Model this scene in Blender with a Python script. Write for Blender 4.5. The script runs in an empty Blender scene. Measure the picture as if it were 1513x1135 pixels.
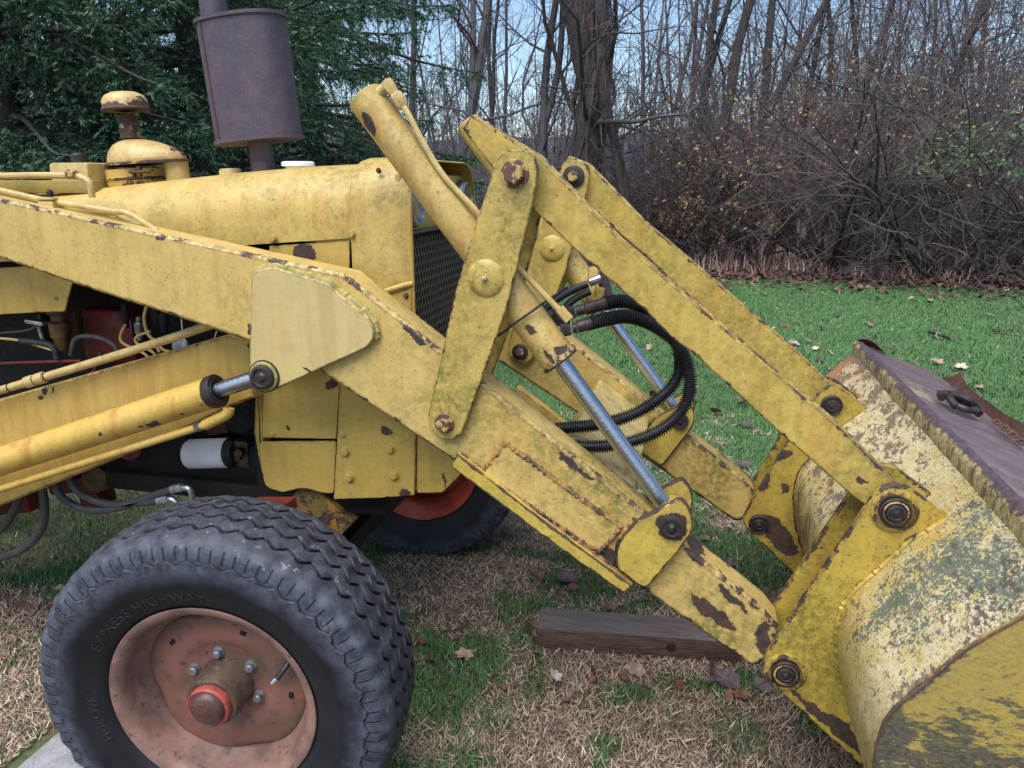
import bpy, bmesh, math, random
import numpy as np
from mathutils import Vector, Matrix

# ---------------------------------------------------------------- camera, sky, sun, exposure
SC = bpy.context.scene
COL = SC.collection
FPX, CU, CV = 1136.0, 756.5, 567.5
TH, PS, CAMH = math.radians(14.7), math.radians(13.2), 1.47
cF = np.array([-math.sin(PS)*math.cos(TH), math.cos(PS)*math.cos(TH), -math.sin(TH)])
cR = np.array([math.cos(PS), math.sin(PS), 0.0])
cU = np.cross(cR, cF)
CAM = np.array([0.0, 0.0, CAMH])
cam_d = bpy.data.cameras.new('camera')
cam = bpy.data.objects.new('camera', cam_d); COL.objects.link(cam)
cam_d.sensor_width = 36.0; cam_d.lens = FPX/1513.0*36.0
cam_d.clip_start = 0.02; cam_d.clip_end = 600.0
mw = Matrix.Identity(4)
for i in range(3):
    mw[i][0] = cR[i]; mw[i][1] = cU[i]; mw[i][2] = -cF[i]; mw[i][3] = CAM[i]
cam.matrix_world = mw
SC.camera = cam

SUN_EL, SUN_AZ = 62.0, 196.0          # azimuth in degrees, clockwise from +Y
w = bpy.data.worlds.new('World'); SC.world = w; w.use_nodes = True
wn = w.node_tree.nodes; wl = w.node_tree.links
bg = wn['Background']
sky = wn.new('ShaderNodeTexSky'); sky.sky_type = 'NISHITA'; sky.sun_disc = False
sky.sun_elevation = math.radians(SUN_EL); sky.sun_rotation = math.radians(SUN_AZ)
sky.air_density = 1.0; sky.dust_density = 0.35; sky.ozone_density = 2.2
wl.new(sky.outputs[0], bg.inputs[0]); bg.inputs[1].default_value = 0.052
sun_d = bpy.data.lights.new('sun', 'SUN'); sun_d.energy = 1.5; sun_d.angle = math.radians(55)
sun_d.color = (1.0, 0.97, 0.93)
sun = bpy.data.objects.new('sun', sun_d); COL.objects.link(sun)
sdir = Vector((math.sin(math.radians(SUN_AZ))*math.cos(math.radians(SUN_EL)),
               math.cos(math.radians(SUN_AZ))*math.cos(math.radians(SUN_EL)), math.sin(math.radians(SUN_EL))))
sun.rotation_euler = sdir.to_track_quat('Z', 'Y').to_euler()
vs = SC.view_settings
vs.view_transform = 'Standard'; vs.look = 'None'; vs.gamma = 1.0; vs.use_curve_mapping = False
vs.exposure = 1.88
SC.render.engine = 'CYCLES'
SC.cycles.max_bounces = 6; SC.cycles.diffuse_bounces = 3; SC.cycles.glossy_bounces = 3
SC.cycles.use_denoising = True

# ---------------------------------------------------------------- measuring: photo pixel -> point on a real plane
def ray(u, v): return cF + cR*((u-CU)/FPX) + cU*((CV-v)/FPX)
def P(u, v, Y):
    d = ray(u, v); return CAM + d*(Y/d[1])
def G(u, v, z=0.0):
    d = ray(u, v); return CAM + d*((z-CAMH)/d[2])
def D(u, dist, z=0.0):
    d = ray(u, 269.0); h = math.hypot(d[0], d[1]); return np.array([d[0]/h*dist, d[1]/h*dist, z])
def px(u, v, Y):                       # photo pixels per metre there
    return FPX/float((P(u, v, Y)-CAM) @ cF)

# ---------------------------------------------------------------- materials
class NT:
    def __init__(s, name):
        s.m = bpy.data.materials.new(name); s.m.use_nodes = True
        s.t = s.m.node_tree; s.n = s.t.nodes; s.l = s.t.links
        s.b = s.n['Principled BSDF']
    def new(s, t, **kw):
        n = s.n.new(t)
        for k, v in kw.items(): setattr(n, k, v)
        return n
    def set(s, sock, val):
        if isinstance(val, bpy.types.NodeSocket): s.l.new(val, sock)
        else: sock.default_value = val
    def pos(s):
        if not hasattr(s, '_p'): s._p = s.new('ShaderNodeNewGeometry').outputs['Position']
        return s._p
    def noise(s, scale, detail=4, rough=0.55, vec=None, stretch=None, dist=0.0, off=None):
        n = s.new('ShaderNodeTexNoise'); v = vec or s.pos()
        if stretch or off:
            m = s.new('ShaderNodeMapping'); s.l.new(v, m.inputs[0])
            if stretch: m.inputs['Scale'].default_value = stretch
            if off: m.inputs['Location'].default_value = off
            v = m.outputs[0]
        s.l.new(v, n.inputs['Vector'])
        n.inputs['Scale'].default_value = scale; n.inputs['Detail'].default_value = detail
        n.inputs['Roughness'].default_value = rough; n.inputs['Distortion'].default_value = dist
        return n.outputs['Fac']
    def ramp(s, fac, lo, hi, a=0.0, b=1.0):
        n = s.new('ShaderNodeMapRange'); n.clamp = True
        s.set(n.inputs[0], fac); s.set(n.inputs[1], lo); s.set(n.inputs[2], hi)
        n.inputs[3].default_value = a; n.inputs[4].default_value = b
        return n.outputs[0]
    def math(s, op, a, b=0.0):
        n = s.new('ShaderNodeMath', operation=op); s.set(n.inputs[0], a); s.set(n.inputs[1], b); return n.outputs[0]
    def mix(s, fac, a, b):
        n = s.new('ShaderNodeMix', data_type='RGBA'); s.set(n.inputs[0], fac)
        for i, c in ((6, a), (7, b)):
            if isinstance(c, tuple) and len(c) == 3: c = c+(1.0,)
            s.set(n.inputs[i], c)
        return n.outputs[2]
    def attr(s, name, out='Fac'):
        return s.new('ShaderNodeAttribute', attribute_name=name).outputs[out]
    def bump(s, h, strength=0.3, dist=0.01, prev=None):
        n = s.new('ShaderNodeBump'); s.set(n.inputs['Height'], h)
        n.inputs['Strength'].default_value = strength; n.inputs['Distance'].default_value = dist
        if prev is not None: s.l.new(prev, n.inputs['Normal'])
        return n.outputs[0]
    def out(s, col, rough=0.5, metal=0.0, normal=None, spec=None):
        b = s.b
        if isinstance(col, tuple) and len(col) == 3: col = col+(1.0,)
        s.set(b.inputs['Base Color'], col); s.set(b.inputs['Roughness'], rough); s.set(b.inputs['Metallic'], metal)
        if spec is not None: s.set(b.inputs['Specular IOR Level'], spec)
        if normal is not None: s.l.new(normal, b.inputs['Normal'])
        return s.m

def paint(name, base, chip=0.70, wear=0.30, moss=0.35, speck=0.5, rust=0.35, chips=(), fade=0.35, rough=0.42, grime=1.0, gx=None, cx=None):
    """weathered enamel: faded patches, moss film, rust streaks, flaked spots (denser on worn edges) and single named flakes"""
    s = NT(name)
    big = s.noise(2.6, 5, 0.6); mid = s.noise(15, 9, 0.74, off=(3, 1, 7)); fine = s.noise(110, 6, 0.75)
    b = np.array(base)
    b = b*np.array((1.055, 1.085, 1.08)); base = tuple(b); pale = tuple(b*0.55 + np.array((0.58, 0.46, 0.25))*0.45)
    gr = grime
    if gx:
        sx = s.new('ShaderNodeSeparateXYZ'); s.l.new(s.pos(), sx.inputs[0]); gr = s.ramp(sx.outputs['X'], gx[0], gx[1], gx[2], gx[3])
    dirty = tuple(b*np.array((0.62, 0.66, 0.7)))
    c = s.mix(s.ramp(s.math('ADD', big, s.math('MULTIPLY', s.math('SUBTRACT', fine, 0.5), 0.25)), 0.40, 0.62), base, s.mix(fade, base, pale))
    c = s.mix(s.math('MULTIPLY', gr, s.ramp(mid, 0.45, 0.66, 0.0, 0.50)), c, dirty)
    c = s.mix(s.math('MULTIPLY', s.ramp(s.noise(34, 7, 0.75, off=(8, 8, 2)), 0.50, 0.64, 0.0, 0.5), gr), c, tuple(b*np.array((0.50, 0.50, 0.55))))
    c = s.mix(s.math('MULTIPLY', gr, s.ramp(fine, 0.48, 0.68, 0.0, 0.5)), c, tuple(b*0.5))
    rain = s.ramp(s.noise(24, 5, 0.65, stretch=(1.0, 1.0, 0.07), off=(2, 2, 9)), 0.50, 0.66, 0.0, 0.36)
    c = s.mix(rain, c, tuple(b*np.array((0.66, 0.60, 0.55))))
    mo = s.math('MULTIPLY', s.ramp(s.noise(5.5, 7, 0.7, off=(9, 2, 4)), 0.44, 0.60), s.ramp(s.noise(60, 5, 0.7), 0.38, 0.58))
    c = s.mix(s.math('MULTIPLY', s.math('MULTIPLY', mo, moss), gr), c, (0.13, 0.125, 0.022))
    st = s.ramp(s.noise(7, 5, 0.6, stretch=(3.0, 3.0, 0.35), off=(1, 5, 2)), 0.52, 0.68)
    c = s.mix(s.math('MULTIPLY', st, rust), c, (0.42, 0.19, 0.035))
    sp = s.ramp(s.math('ADD', s.noise(150, 3, 0.7, off=(4, 4, 1)), s.math('MULTIPLY', s.math('SUBTRACT', mid, 0.5), 0.35)), 0.60, 0.66)
    c = s.mix(s.math('MULTIPLY', sp, speck), c, (0.07, 0.05, 0.025))
    hf = s.noise(26, 9, 0.72, off=(2, 8, 5))
    we = s.attr('wear')
    k = s.math('ADD', hf, s.math('MULTIPLY', we, wear))
    if cx:
        sx2 = s.new('ShaderNodeSeparateXYZ'); s.l.new(s.pos(), sx2.inputs[0]); k = s.math('ADD', k, s.ramp(sx2.outputs['X'], cx[0], cx[1], 0.0, cx[2]))
    rim_ = s.math('MULTIPLY', s.ramp(we, 0.55, 1.0), s.ramp(s.noise(48, 6, 0.75, off=(5, 9, 3)), 0.42, 0.58))
    c = s.mix(s.math('MULTIPLY', rim_, 0.75), c, (0.085, 0.058, 0.026))
    halo = s.ramp(k, chip-0.035, chip, 0.0, 0.6)
    chp = s.ramp(k, chip, chip+0.012)
    if chips:
        nv = s.new('ShaderNodeTexNoise'); s.l.new(s.pos(), nv.inputs['Vector']); nv.inputs['Scale'].default_value = 24; nv.inputs['Detail'].default_value = 9; nv.inputs['Roughness'].default_value = 0.72
        va = s.new('ShaderNodeVectorMath', operation='SUBTRACT'); s.l.new(nv.outputs['Color'], va.inputs[0]); va.inputs[1].default_value = (.5, .5, .5)
        vb = s.new('ShaderNodeVectorMath', operation='SCALE'); s.l.new(va.outputs[0], vb.inputs[0]); vb.inputs['Scale'].default_value = 0.052
        vc = s.new('ShaderNodeVectorMath', operation='ADD'); s.l.new(s.pos(), vc.inputs[0]); s.l.new(vb.outputs[0], vc.inputs[1])
        for (p, rx, rz, ang) in chips:
            m = s.new('ShaderNodeVectorMath', operation='SUBTRACT'); s.l.new(vc.outputs[0], m.inputs[0]); m.inputs[1].default_value = tuple(p)
            r = s.new('ShaderNodeVectorRotate', rotation_type='Y_AXIS'); s.l.new(m.outputs[0], r.inputs['Vector']); r.inputs['Angle'].default_value = ang
            q = s.new('ShaderNodeVectorMath', operation='MULTIPLY'); s.l.new(r.outputs[0], q.inputs[0]); q.inputs[1].default_value = (1/rx, 0.3/rx, 1/rz)
            L = s.new('ShaderNodeVectorMath', operation='LENGTH'); s.l.new(q.outputs[0], L.inputs[0])
            chp = s.math('MAXIMUM', chp, s.ramp(L.outputs['Value'], 0.96, 1.0, 1.0, 0.0)); halo = s.math('MAXIMUM', halo, s.ramp(L.outputs['Value'], 1.0, 1.3, 0.45, 0.0))
    bare = s.mix(s.ramp(s.noise(45, 5, 0.7, off=(6, 1, 1)), 0.4, 0.65), (0.030, 0.022, 0.022), (0.085, 0.042, 0.026))
    c = s.mix(s.math('MULTIPLY', halo, s.ramp(fine, 0.38, 0.6)), c, (0.33, 0.16, 0.04))
    bare = s.mix(s.math('MULTIPLY', s.ramp(fine, 0.55, 0.68), 0.35), bare, (0.20, 0.12, 0.05))
    col = s.mix(chp, c, bare)
    ro = s.math('ADD', s.ramp(mid, 0.3, 0.7, rough-0.06, rough+0.14), s.math('MULTIPLY', chp, 0.25))
    h = s.math('SUBTRACT', s.math('ADD', s.math('MULTIPLY', fine, 0.25), s.math('MULTIPLY', mid, 0.6)), s.math('MULTIPLY', chp, 1.2))
    nb = s.bump(big, 0.25, 0.03)
    nb = s.bump(h, 0.35, 0.0025, nb)
    return s.out(col, ro, 0.0, nb)

def simple(name, a, b, scale=30, rough=0.5, metal=0.0, bump=0.2, bd=0.002, stretch=None, c3=None, detail=5, lo=0.38, hi=0.66):
    s = NT(name)
    n = s.noise(scale, detail, 0.62, stretch=stretch); n2 = s.noise(scale*5.3, 4, 0.6, off=(3, 3, 3), stretch=stretch)
    c = s.mix(s.ramp(n, lo, hi), a, b)
    if c3: c = s.mix(s.ramp(n2, 0.58, 0.7), c, c3)
    nb = s.bump(s.math('ADD', n, s.math('MULTIPLY', n2, 0.5)), bump, bd) if bump else None
    return s.out(c, s.ramp(n2, 0.3, 0.7, max(rough-0.1, 0.02), rough+0.1), metal, nb)

# ---------------------------------------------------------------- mesh helpers
MIR = [False]; YC = 2.067              # the far side of the loader mirrors the near side about its centre plane
def my(y): return 2*YC-y if MIR[0] else y
class MB:
    def __init__(s): s.v = []; s.f = []; s.w = []
    def add(s, vs, fs, ws=None):
        o = len(s.v); s.v += [tuple(map(float, p)) for p in vs]
        s.f += [tuple(i+o for i in f) for f in fs]
        s.w += list(ws) if ws is not None else [0.0]*len(vs)
ROOT = [None]
def link(o, parent=None, label=None, cat=None, group=None, kind=None):
    COL.objects.link(o)
    if parent is not None:
        o.parent = parent; o.matrix_parent_inverse = parent.matrix_world.inverted()
    for k, v in (('label', label), ('category', cat), ('group', group), ('kind', kind)):
        if v: o[k] = v
    return o
def obj(name, mb, mat, parent=None, ang=35, **kw):
    me = bpy.data.meshes.new(name)
    vs = [(x, my(y), z) for x, y, z in mb.v]
    me.from_pydata(vs, [], mb.f)
    a = me.attributes.new('wear', 'FLOAT', 'POINT'); a.data.foreach_set('value', mb.w)
    bm = bmesh.new(); bm.from_mesh(me); bmesh.ops.recalc_face_normals(bm, faces=bm.faces); bm.to_mesh(me); bm.free()
    for p in me.polygons: p.use_smooth = True
    me.set_sharp_from_angle(angle=math.radians(ang))
    me.materials.append(mat)
    return link(bpy.data.objects.new(name, me), parent, **kw)
def npmesh(name, verts, quads=None, tris=None, mat=None, color=None, smooth=False):
    me = bpy.data.meshes.new(name)
    nq = 0 if quads is None else len(quads); nt = 0 if tris is None else len(tris)
    me.vertices.add(len(verts)); me.vertices.foreach_set('co', np.asarray(verts, np.float32).ravel())
    parts = []
    if nq: parts.append(np.asarray(quads).ravel())
    if nt: parts.append(np.asarray(tris).ravel())
    idx = np.concatenate(parts).astype(np.int32)
    me.loops.add(len(idx)); me.loops.foreach_set('vertex_index', idx)
    me.polygons.add(nq+nt)
    st = np.concatenate([np.arange(nq)*4, nq*4+np.arange(nt)*3]).astype(np.int32)
    me.polygons.foreach_set('loop_start', st)
    me.update(calc_edges=True)
    if smooth: me.polygons.foreach_set('use_smooth', np.ones(nq+nt, bool))
    if color is not None:
        a = me.color_attributes.new('col', 'FLOAT_COLOR', 'POINT')
        c = np.ones((len(verts), 4), np.float32); c[:, :3] = color; a.data.foreach_set('color', c.ravel())
    if mat: me.materials.append(mat)
    return me
def nobj(name, me, parent=None, **kw): return link(bpy.data.objects.new(name, me), parent, **kw)

def area2(q): return sum(q[i][0]*q[(i+1) % len(q)][1]-q[(i+1) % len(q)][0]*q[i][1] for i in range(len(q)))
def rnd(q, r, n=5):
    """round the corners of a polygon (list of 2-D points)"""
    out = []; N = len(q)
    for i in range(N):
        a, b, c = (np.array(q[j % N], float) for j in (i-1, i, i+1))
        d1 = a-b; d2 = c-b; l1 = np.linalg.norm(d1); l2 = np.linalg.norm(d2)
        k = min(r, 0.45*l1, 0.45*l2)
        if k < 1e-5: out.append(tuple(b)); continue
        p = b+d1/l1*k; s = b+d2/l2*k
        for j in range(n+1):
            t = j/n; out.append(tuple((1-t)**2*p+2*t*(1-t)*b+t*t*s))
    return out
def inset(q, d):
    N = len(q); out = []
    for i in range(N):
        a, b, c = (np.array(q[j % N], float) for j in (i-1, i, i+1))
        d1 = b-a; d2 = c-b
        d1 /= max(np.linalg.norm(d1), 1e-9); d2 /= max(np.linalg.norm(d2), 1e-9)
        n1 = np.array((-d1[1], d1[0])); n2 = np.array((-d2[1], d2[0]))
        m = n1+n2; L = m @ m
        if L < 0.3: m = n1; k = d
        else: k = 2*d/L
        out.append(tuple(b+m*min(k, 2.0*d)))
    return out
def uvp(pts, Y):
    return [(P(u, v, Y)[0], P(u, v, Y)[2]) for u, v in pts]
def plate_xz(mb, q, Y0, Y1, bev=0.002, ew=0.012):
    """solid plate from an outline in the X-Z plane, between two depths; eased edges, a worn rim"""
    if area2(q) < 0: q = q[::-1]
    N = len(q); i1 = inset(q, bev); i2 = inset(q, ew)
    rings = [(i2, Y0, 0), (i1, Y0, 1), (q, Y0+bev, 1), (q, Y1-bev, 1), (i1, Y1, 1), (i2, Y1, 0)]
    if Y1-Y0 > 2.6*ew+2*bev: rings[3:3] = [(q, Y0+bev+ew, 0.1), (q, Y1-bev-ew, 0.1)]
    nr = len(rings)-1
    vs = []; ws = []
    for r, y, wv in rings:
        vs += [(x, y, z) for x, z in r]; ws += [wv]*N
    fs = []
    for k in range(nr):
        for i in range(N):
            j = (i+1) % N; fs.append((k*N+i, k*N+j, (k+1)*N+j, (k+1)*N+i))
    fs.append(tuple(range(N))[::-1]); fs.append(tuple(range(nr*N, (nr+1)*N)))
    mb.add(vs, fs, ws)
def plate(pts, Y0, Y1, bev=0.002, ew=0.012, r=0.0, mb=None):
    mb = mb or MB(); q = uvp(pts, Y0)
    if r: q = rnd(q, r)
    plate_xz(mb, q, Y0, Y1, bev, ew); return mb
def frames(pts):
    pts = [np.array(p, float) for p in pts]; n = len(pts); T = []
    for i in range(n):
        t = pts[min(i+1, n-1)]-pts[max(i-1, 0)]; T.append(t/max(np.linalg.norm(t), 1e-9))
    a = np.cross(T[0], (0.0, 1.0, 0.0))
    if np.linalg.norm(a) < 0.1: a = np.cross(T[0], (0.0, 0.0, 1.0))
    a /= np.linalg.norm(a); out = []
    for i in range(n):
        a = a-T[i]*(a @ T[i]); a /= np.linalg.norm(a); out.append((pts[i], a, np.cross(T[i], a)))
    return out
def tube(pts, r, n=12, mb=None, cap=True, wear=0.0):
    mb = mb or MB(); fr = frames(pts); rs = r if hasattr(r, '__len__') else [r]*len(pts)
    vs = []
    for (p, a, b), rr in zip(fr, rs):
        for k in range(n):
            t = 2*math.pi*k/n; vs.append(p+(a*math.cos(t)+b*math.sin(t))*rr)
    fs = [(i*n+k, i*n+(k+1) % n, (i+1)*n+(k+1) % n, (i+1)*n+k) for i in range(len(fr)-1) for k in range(n)]
    if cap: fs += [tuple(range(n))[::-1], tuple(range((len(fr)-1)*n, len(fr)*n))]
    mb.add(vs, fs, [wear]*len(vs)); return mb
def smooth_path(pts, n=8):
    """Catmull-Rom through the points"""
    p = [np.array(q, float) for q in pts]; p = [2*p[0]-p[1]]+p+[2*p[-1]-p[-2]]; out = []
    for i in range(1, len(p)-2):
        for k in range(n):
            t = k/n; a, b, c, d = p[i-1:i+3]
            out.append(0.5*((2*b)+(-a+c)*t+(2*a-5*b+4*c-d)*t*t+(-a+3*b-3*c+d)*t**3))
    out.append(p[-2]); return out
def resample(pts, step):
    p = np.array(pts); L = np.concatenate([[0], np.cumsum(np.linalg.norm(np.diff(p, axis=0), axis=1))])
    s = np.arange(0, L[-1], step); return [np.array([np.interp(x, L, p[:, k]) for k in range(3)]) for x in s]
def lathe(c, d, prof, n=24, mb=None, wears=None):
    """revolve (along, radius) pairs about the axis through c in direction d"""
    mb = mb or MB(); c = np.array(c, float); d = np.array(d, float); d /= np.linalg.norm(d)
    a = np.cross(d, (0, 0, 1.0)); a = a if np.linalg.norm(a) > 0.1 else np.cross(d, (1.0, 0, 0)); a /= np.linalg.norm(a); b = np.cross(d, a)
    vs = []; ws = []; fs = []; idx = []
    for i, (h, r) in enumerate(prof):
        wv = wears[i] if wears else 0.0
        if r < 1e-6: idx.append([len(vs)]*n); vs.append(c+d*h); ws.append(wv)
        else:
            idx.append(list(range(len(vs), len(vs)+n)))
            vs += [c+d*h+(a*math.cos(2*math.pi*k/n)+b*math.sin(2*math.pi*k/n))*r for k in range(n)]; ws += [wv]*n
    for i in range(len(prof)-1):
        A, B = idx[i], idx[i+1]
        for k in range(n):
            j = (k+1) % n; q = [A[k], A[j], B[j], B[k]]
            q = [x for t, x in enumerate(q) if x not in q[:t]]
            if len(q) >= 3: fs.append(tuple(q))
    mb.add(vs, fs, ws); return mb
def box(mb, c, s, rot=None, bev=0.0, wear=0.0):
    """eased box, centre c, size s, optional 3x3 axes (rows)"""
    A = np.array(rot) if rot is not None else np.eye(3)
    h = np.array(s, float)/2; b = min(bev, *(h*0.45)); vs = []; c = np.array(c, float)
    if b <= 0:
        for x in (-1, 1):
            for y in (-1, 1):
                for z in (-1, 1): vs.append(c+A[0]*x*h[0]+A[1]*y*h[1]+A[2]*z*h[2])
        mb.add(vs, [(0, 1, 3, 2), (4, 6, 7, 5), (0, 4, 5, 1), (2, 3, 7, 6), (0, 2, 6, 4), (1, 5, 7, 3)], [wear]*8); return mb
    bm = bmesh.new(); bmesh.ops.create_cube(bm, size=1.0)
    for v in bm.verts: v.co = Vector((v.co.x*s[0], v.co.y*s[1], v.co.z*s[2]))
    bmesh.ops.bevel(bm, geom=list(bm.edges), offset=b, segments=2, affect='EDGES', profile=0.6)
    bm.verts.index_update()
    vs = [c+A[0]*v.co.x+A[1]*v.co.y+A[2]*v.co.z for v in bm.verts]
    mb.add(vs, [tuple(v.index for v in f.verts) for f in bm.faces], [wear]*len(vs)); bm.free(); return mb
def hexhead(r, h, washer=1.35, n=6):
    """bolt head at the origin, axis -Y, with washer"""
    mb = MB(); wz = h*0.22
    lathe((0, 0, 0), (0, -1, 0), [(0, r*washer), (wz*0.8, r*washer), (wz, r*washer*0.96), (wz, 0)], 20, mb)
    vs = []
    for y, rr in ((wz, r), (wz+h*0.85, r), (wz+h, r*0.86)):
        vs += [(rr*math.cos(math.pi/3*k), -y, rr*math.sin(math.pi/3*k)) for k in range(6)]
    fs = [(i*6+k, i*6+(k+1) % 6, i*6+6+(k+1) % 6, i*6+6+k) for i in range(2) for k in range(6)]+[tuple(range(12, 18))]
    mb.add(vs, fs); return mb
_bolts = {}
def bolt(p, r, h, mat, parent, flip=False, name='bolt', spin=0.0):
    key = (round(r, 4), round(h, 4), mat.name)
    p = (p[0], my(p[1]), p[2])
    if key not in _bolts:
        m = MIR[0]; MIR[0] = False; o = obj(name, hexhead(r, h), mat, None, ang=25); MIR[0] = m; _bolts[key] = o.data
        COL.objects.unlink(o); bpy.data.objects.remove(o)
    o = bpy.data.objects.new(name, _bolts[key]); COL.objects.link(o)
    o.location = p; o.rotation_euler = (0, spin, math.pi if flip else 0)
    o.parent = parent; o.matrix_parent_inverse = parent.matrix_world.inverted()
    return o
# ================================================================ THE TRACTOR WITH ITS FRONT LOADER
Yp = 1.60
def C3(u, v, Y, rx, rz, ang=0.0): return (P(u, v, Y), rx, rz, ang)
M_ARM = paint('paint_loader_arm', (0.57, 0.385, 0.115), chip=0.72, wear=0.17, moss=0.9, speck=0.45, rust=0.25, gx=(-.75, -.25, .3, 1.0), cx=(-.25, .25, .062),
              chips=[C3(367, 487, 1.62, .006, .014), C3(612, 497, 1.62, .035, .008, -.67), C3(1052, 907, 1.62, .062, .017, -.62), C3(1026, 823, 1.62, .03, .012, -.7),
                     C3(1128, 945, 1.62, .014, .045, .1), C3(1085, 885, 1.62, .05, .008, -.7), C3(905, 828, 1.62, .05, .02, -.6), C3(850, 690, 1.62, .05, .008, -.67)])
M_GUS = paint('paint_gusset', (0.54, 0.40, 0.165), grime=.3, chip=0.74, wear=0.12, moss=0.15, speck=0.2, rust=0.2, fade=0.5, chips=[C3(452, 546, 1.6, .012, .004, -.6)])
M_LNK = paint('paint_dump_link', (0.52, 0.35, 0.065), chip=0.70, wear=0.16, moss=0.6, speck=0.6, rust=0.35, chips=[C3(1276, 714, 1.63, .011, .006), C3(820, 287, 1.63, .004, .004)])
M_BEL = paint('paint_bell_crank', (0.52, 0.36, 0.085), chip=0.70, wear=0.14, moss=0.8, speck=0.7, rust=0.25)
M_CYL = paint('paint_cylinder', (0.54, 0.37, 0.11), chip=0.69, wear=0.3, moss=0.5, speck=0.6, rust=0.6, chips=[C3(545, 183, 1.63, .014, .03, .5), C3(785, 487, 1.63, .008, .018, .6), C3(812, 530, 1.63, .008, .02, .6), C3(828, 515, 1.63, .016, .008, .6)])
M_LIFT = paint('paint_lift_cylinder', (0.56, 0.345, 0.07), grime=.4, chip=0.70, wear=0.3, moss=0.15, speck=0.4, rust=0.8,
               chips=[C3(218, 632, 1.62, .022, .010, .4), C3(201, 634, 1.62, .008, .005), C3(264, 614, 1.62, .009, .005), C3(94, 671, 1.62, .006, .005), C3(283, 610, 1.62, .007, .006), C3(144, 642, 1.62, .005, .006), C3(300, 566, 1.62, .02, .004, .5)])
M_PAN = paint('paint_side_panel', (0.53, 0.345, 0.075), grime=.5, chip=0.735, wear=0.13, moss=0.25, speck=0.3, rust=0.25,
              chips=[C3(449, 374, 1.79, .031, .028), C3(490, 568, 1.80, .018, .016, .4), C3(572, 636, 1.80, .021, .012, -.5), C3(600, 727, 1.80, .02, .012), C3(422, 634, 1.80, .006, .008, .6), C3(656, 712, 1.80, .004, .02)])
M_HOOD = paint('paint_hood', (0.55, 0.37, 0.10), gx=(-1.7, -.7, .35, 1.0), chip=0.735, wear=0.1, moss=0.7, speck=0.55, rust=0.4, fade=0.5)
M_BEAM = paint('paint_frame_beam', (0.55, 0.35, 0.08), grime=.4, chip=0.73, wear=0.12, moss=0.1, speck=0.3, rust=0.7, chips=[C3(65, 577, 1.76, .010, .012), C3(78, 574, 1.76, .004, .01), C3(62, 587, 1.76, .009, .006), C3(367, 512, 1.76, .005, .008)])
M_EAR = paint('paint_bucket_ear', (0.46, 0.315, 0.05), chip=0.655, wear=0.16, moss=0.8, speck=0.8, rust=0.5, fade=0.15,
              chips=[C3(1250, 1085, 1.60, .07, .02, -.75), C3(1210, 1055, 1.6, .04, .012, -.7), C3(1180, 1030, 1.6, .025, .008, -.7), C3(1150, 790, 2.40, .09, .035, -.85), C3(1152, 672, 2.40, .035, .014, .3), C3(1128, 712, 2.40, .02, .035, -.3), C3(1160, 720, 2.40, .012, .02)])
M_LUG = paint('paint_lug', (0.53, 0.365, 0.06), chip=0.67, wear=0.26, moss=0.4, speck=0.5, rust=0.3, chips=[C3(993, 777, 1.6, .034, .034)])
M_PIPE = paint('paint_pipe', (0.56, 0.40, 0.15), chip=0.70, wear=0.1, moss=0.2, speck=0.3, rust=0.4)
M_DRK = simple('dark_greasy_steel', (0.022, 0.020, 0.022), (0.055, 0.042, 0.038), 60, 0.5, 0.35, 0.4, c3=(0.10, 0.055, 0.03))
M_BLT = simple('painted_bolt', (0.46, 0.32, 0.09), (0.30, 0.18, 0.06), 70, 0.5, 0.0, 0.3, c3=(0.05, 0.03, 0.025))
M_BLTR = simple('rusty_bolt', (0.10, 0.05, 0.04), (0.44, 0.30, 0.09), 38, 0.6, 0.0, 0.5, c3=(0.20, 0.085, 0.04), lo=.5, hi=.56)
M_CHR = simple('wet_chrome', (0.50, 0.53, 0.58), (0.36, 0.39, 0.44), 120, 0.27, 1.0, 0.6, 0.0014, lo=0.5, hi=0.7)
M_GAL = simple('zinc_plated', (0.55, 0.57, 0.6), (0.30, 0.31, 0.33), 60, 0.35, 0.8, 0.3)
M_HOSE = simple('black_hose', (0.012, 0.012, 0.015), (0.028, 0.026, 0.030), 40, 0.42, 0, 0.2)
M_HOSED = simple('grey_hose', (0.035, 0.036, 0.040), (0.07, 0.068, 0.068), 40, 0.6, 0, 0.2)
M_CRIMP = simple('hose_crimp', (0.045, 0.028, 0.034), (0.10, 0.06, 0.06), 70, 0.45, 0.4, 0.3)
M_RED = simple('engine_red', (0.20, 0.014, 0.009), (0.05, 0.006, 0.006), 9, 0.5, 0, 0.3, c3=(0.03, 0.018, 0.016))
M_REDW = simple('wheel_red', (0.42, 0.055, 0.025), (0.24, 0.035, 0.022), 9, 0.5, 0, 0.3, c3=(0.10, 0.03, 0.02))
M_ENG = simple('oily_shade_black', (0.0015, 0.0015, 0.002), (0.007, 0.005, 0.005), 14, 0.75, 0.0, 0.5, 0.004)  # oily parts, with the shade of the engine bay put into the colour
M_WELD = simple('rusty_weld', (0.30, 0.15, 0.045), (0.045, 0.028, 0.024), 40, 0.7, 0.0, 0.7, 0.004, c3=(0.45, 0.30, 0.08), lo=.44, hi=.56)
M_MOSSW = simple('mossy_weld', (0.44, 0.36, 0.13), (0.17, 0.19, 0.04), 40, 0.8, 0, 0.7, 0.004, c3=(0.55, 0.45, 0.25))
M_MUF = simple('rusted_muffler', (0.058, 0.046, 0.066), (0.092, 0.064, 0.080), 24, 0.6, 0.0, 0.9, 0.002, c3=(0.115, 0.095, 0.115))
M_MUFS = simple('muffler_seam', (0.040, 0.028, 0.034), (0.09, 0.05, 0.045), 40, .6, 0, .6)
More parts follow.
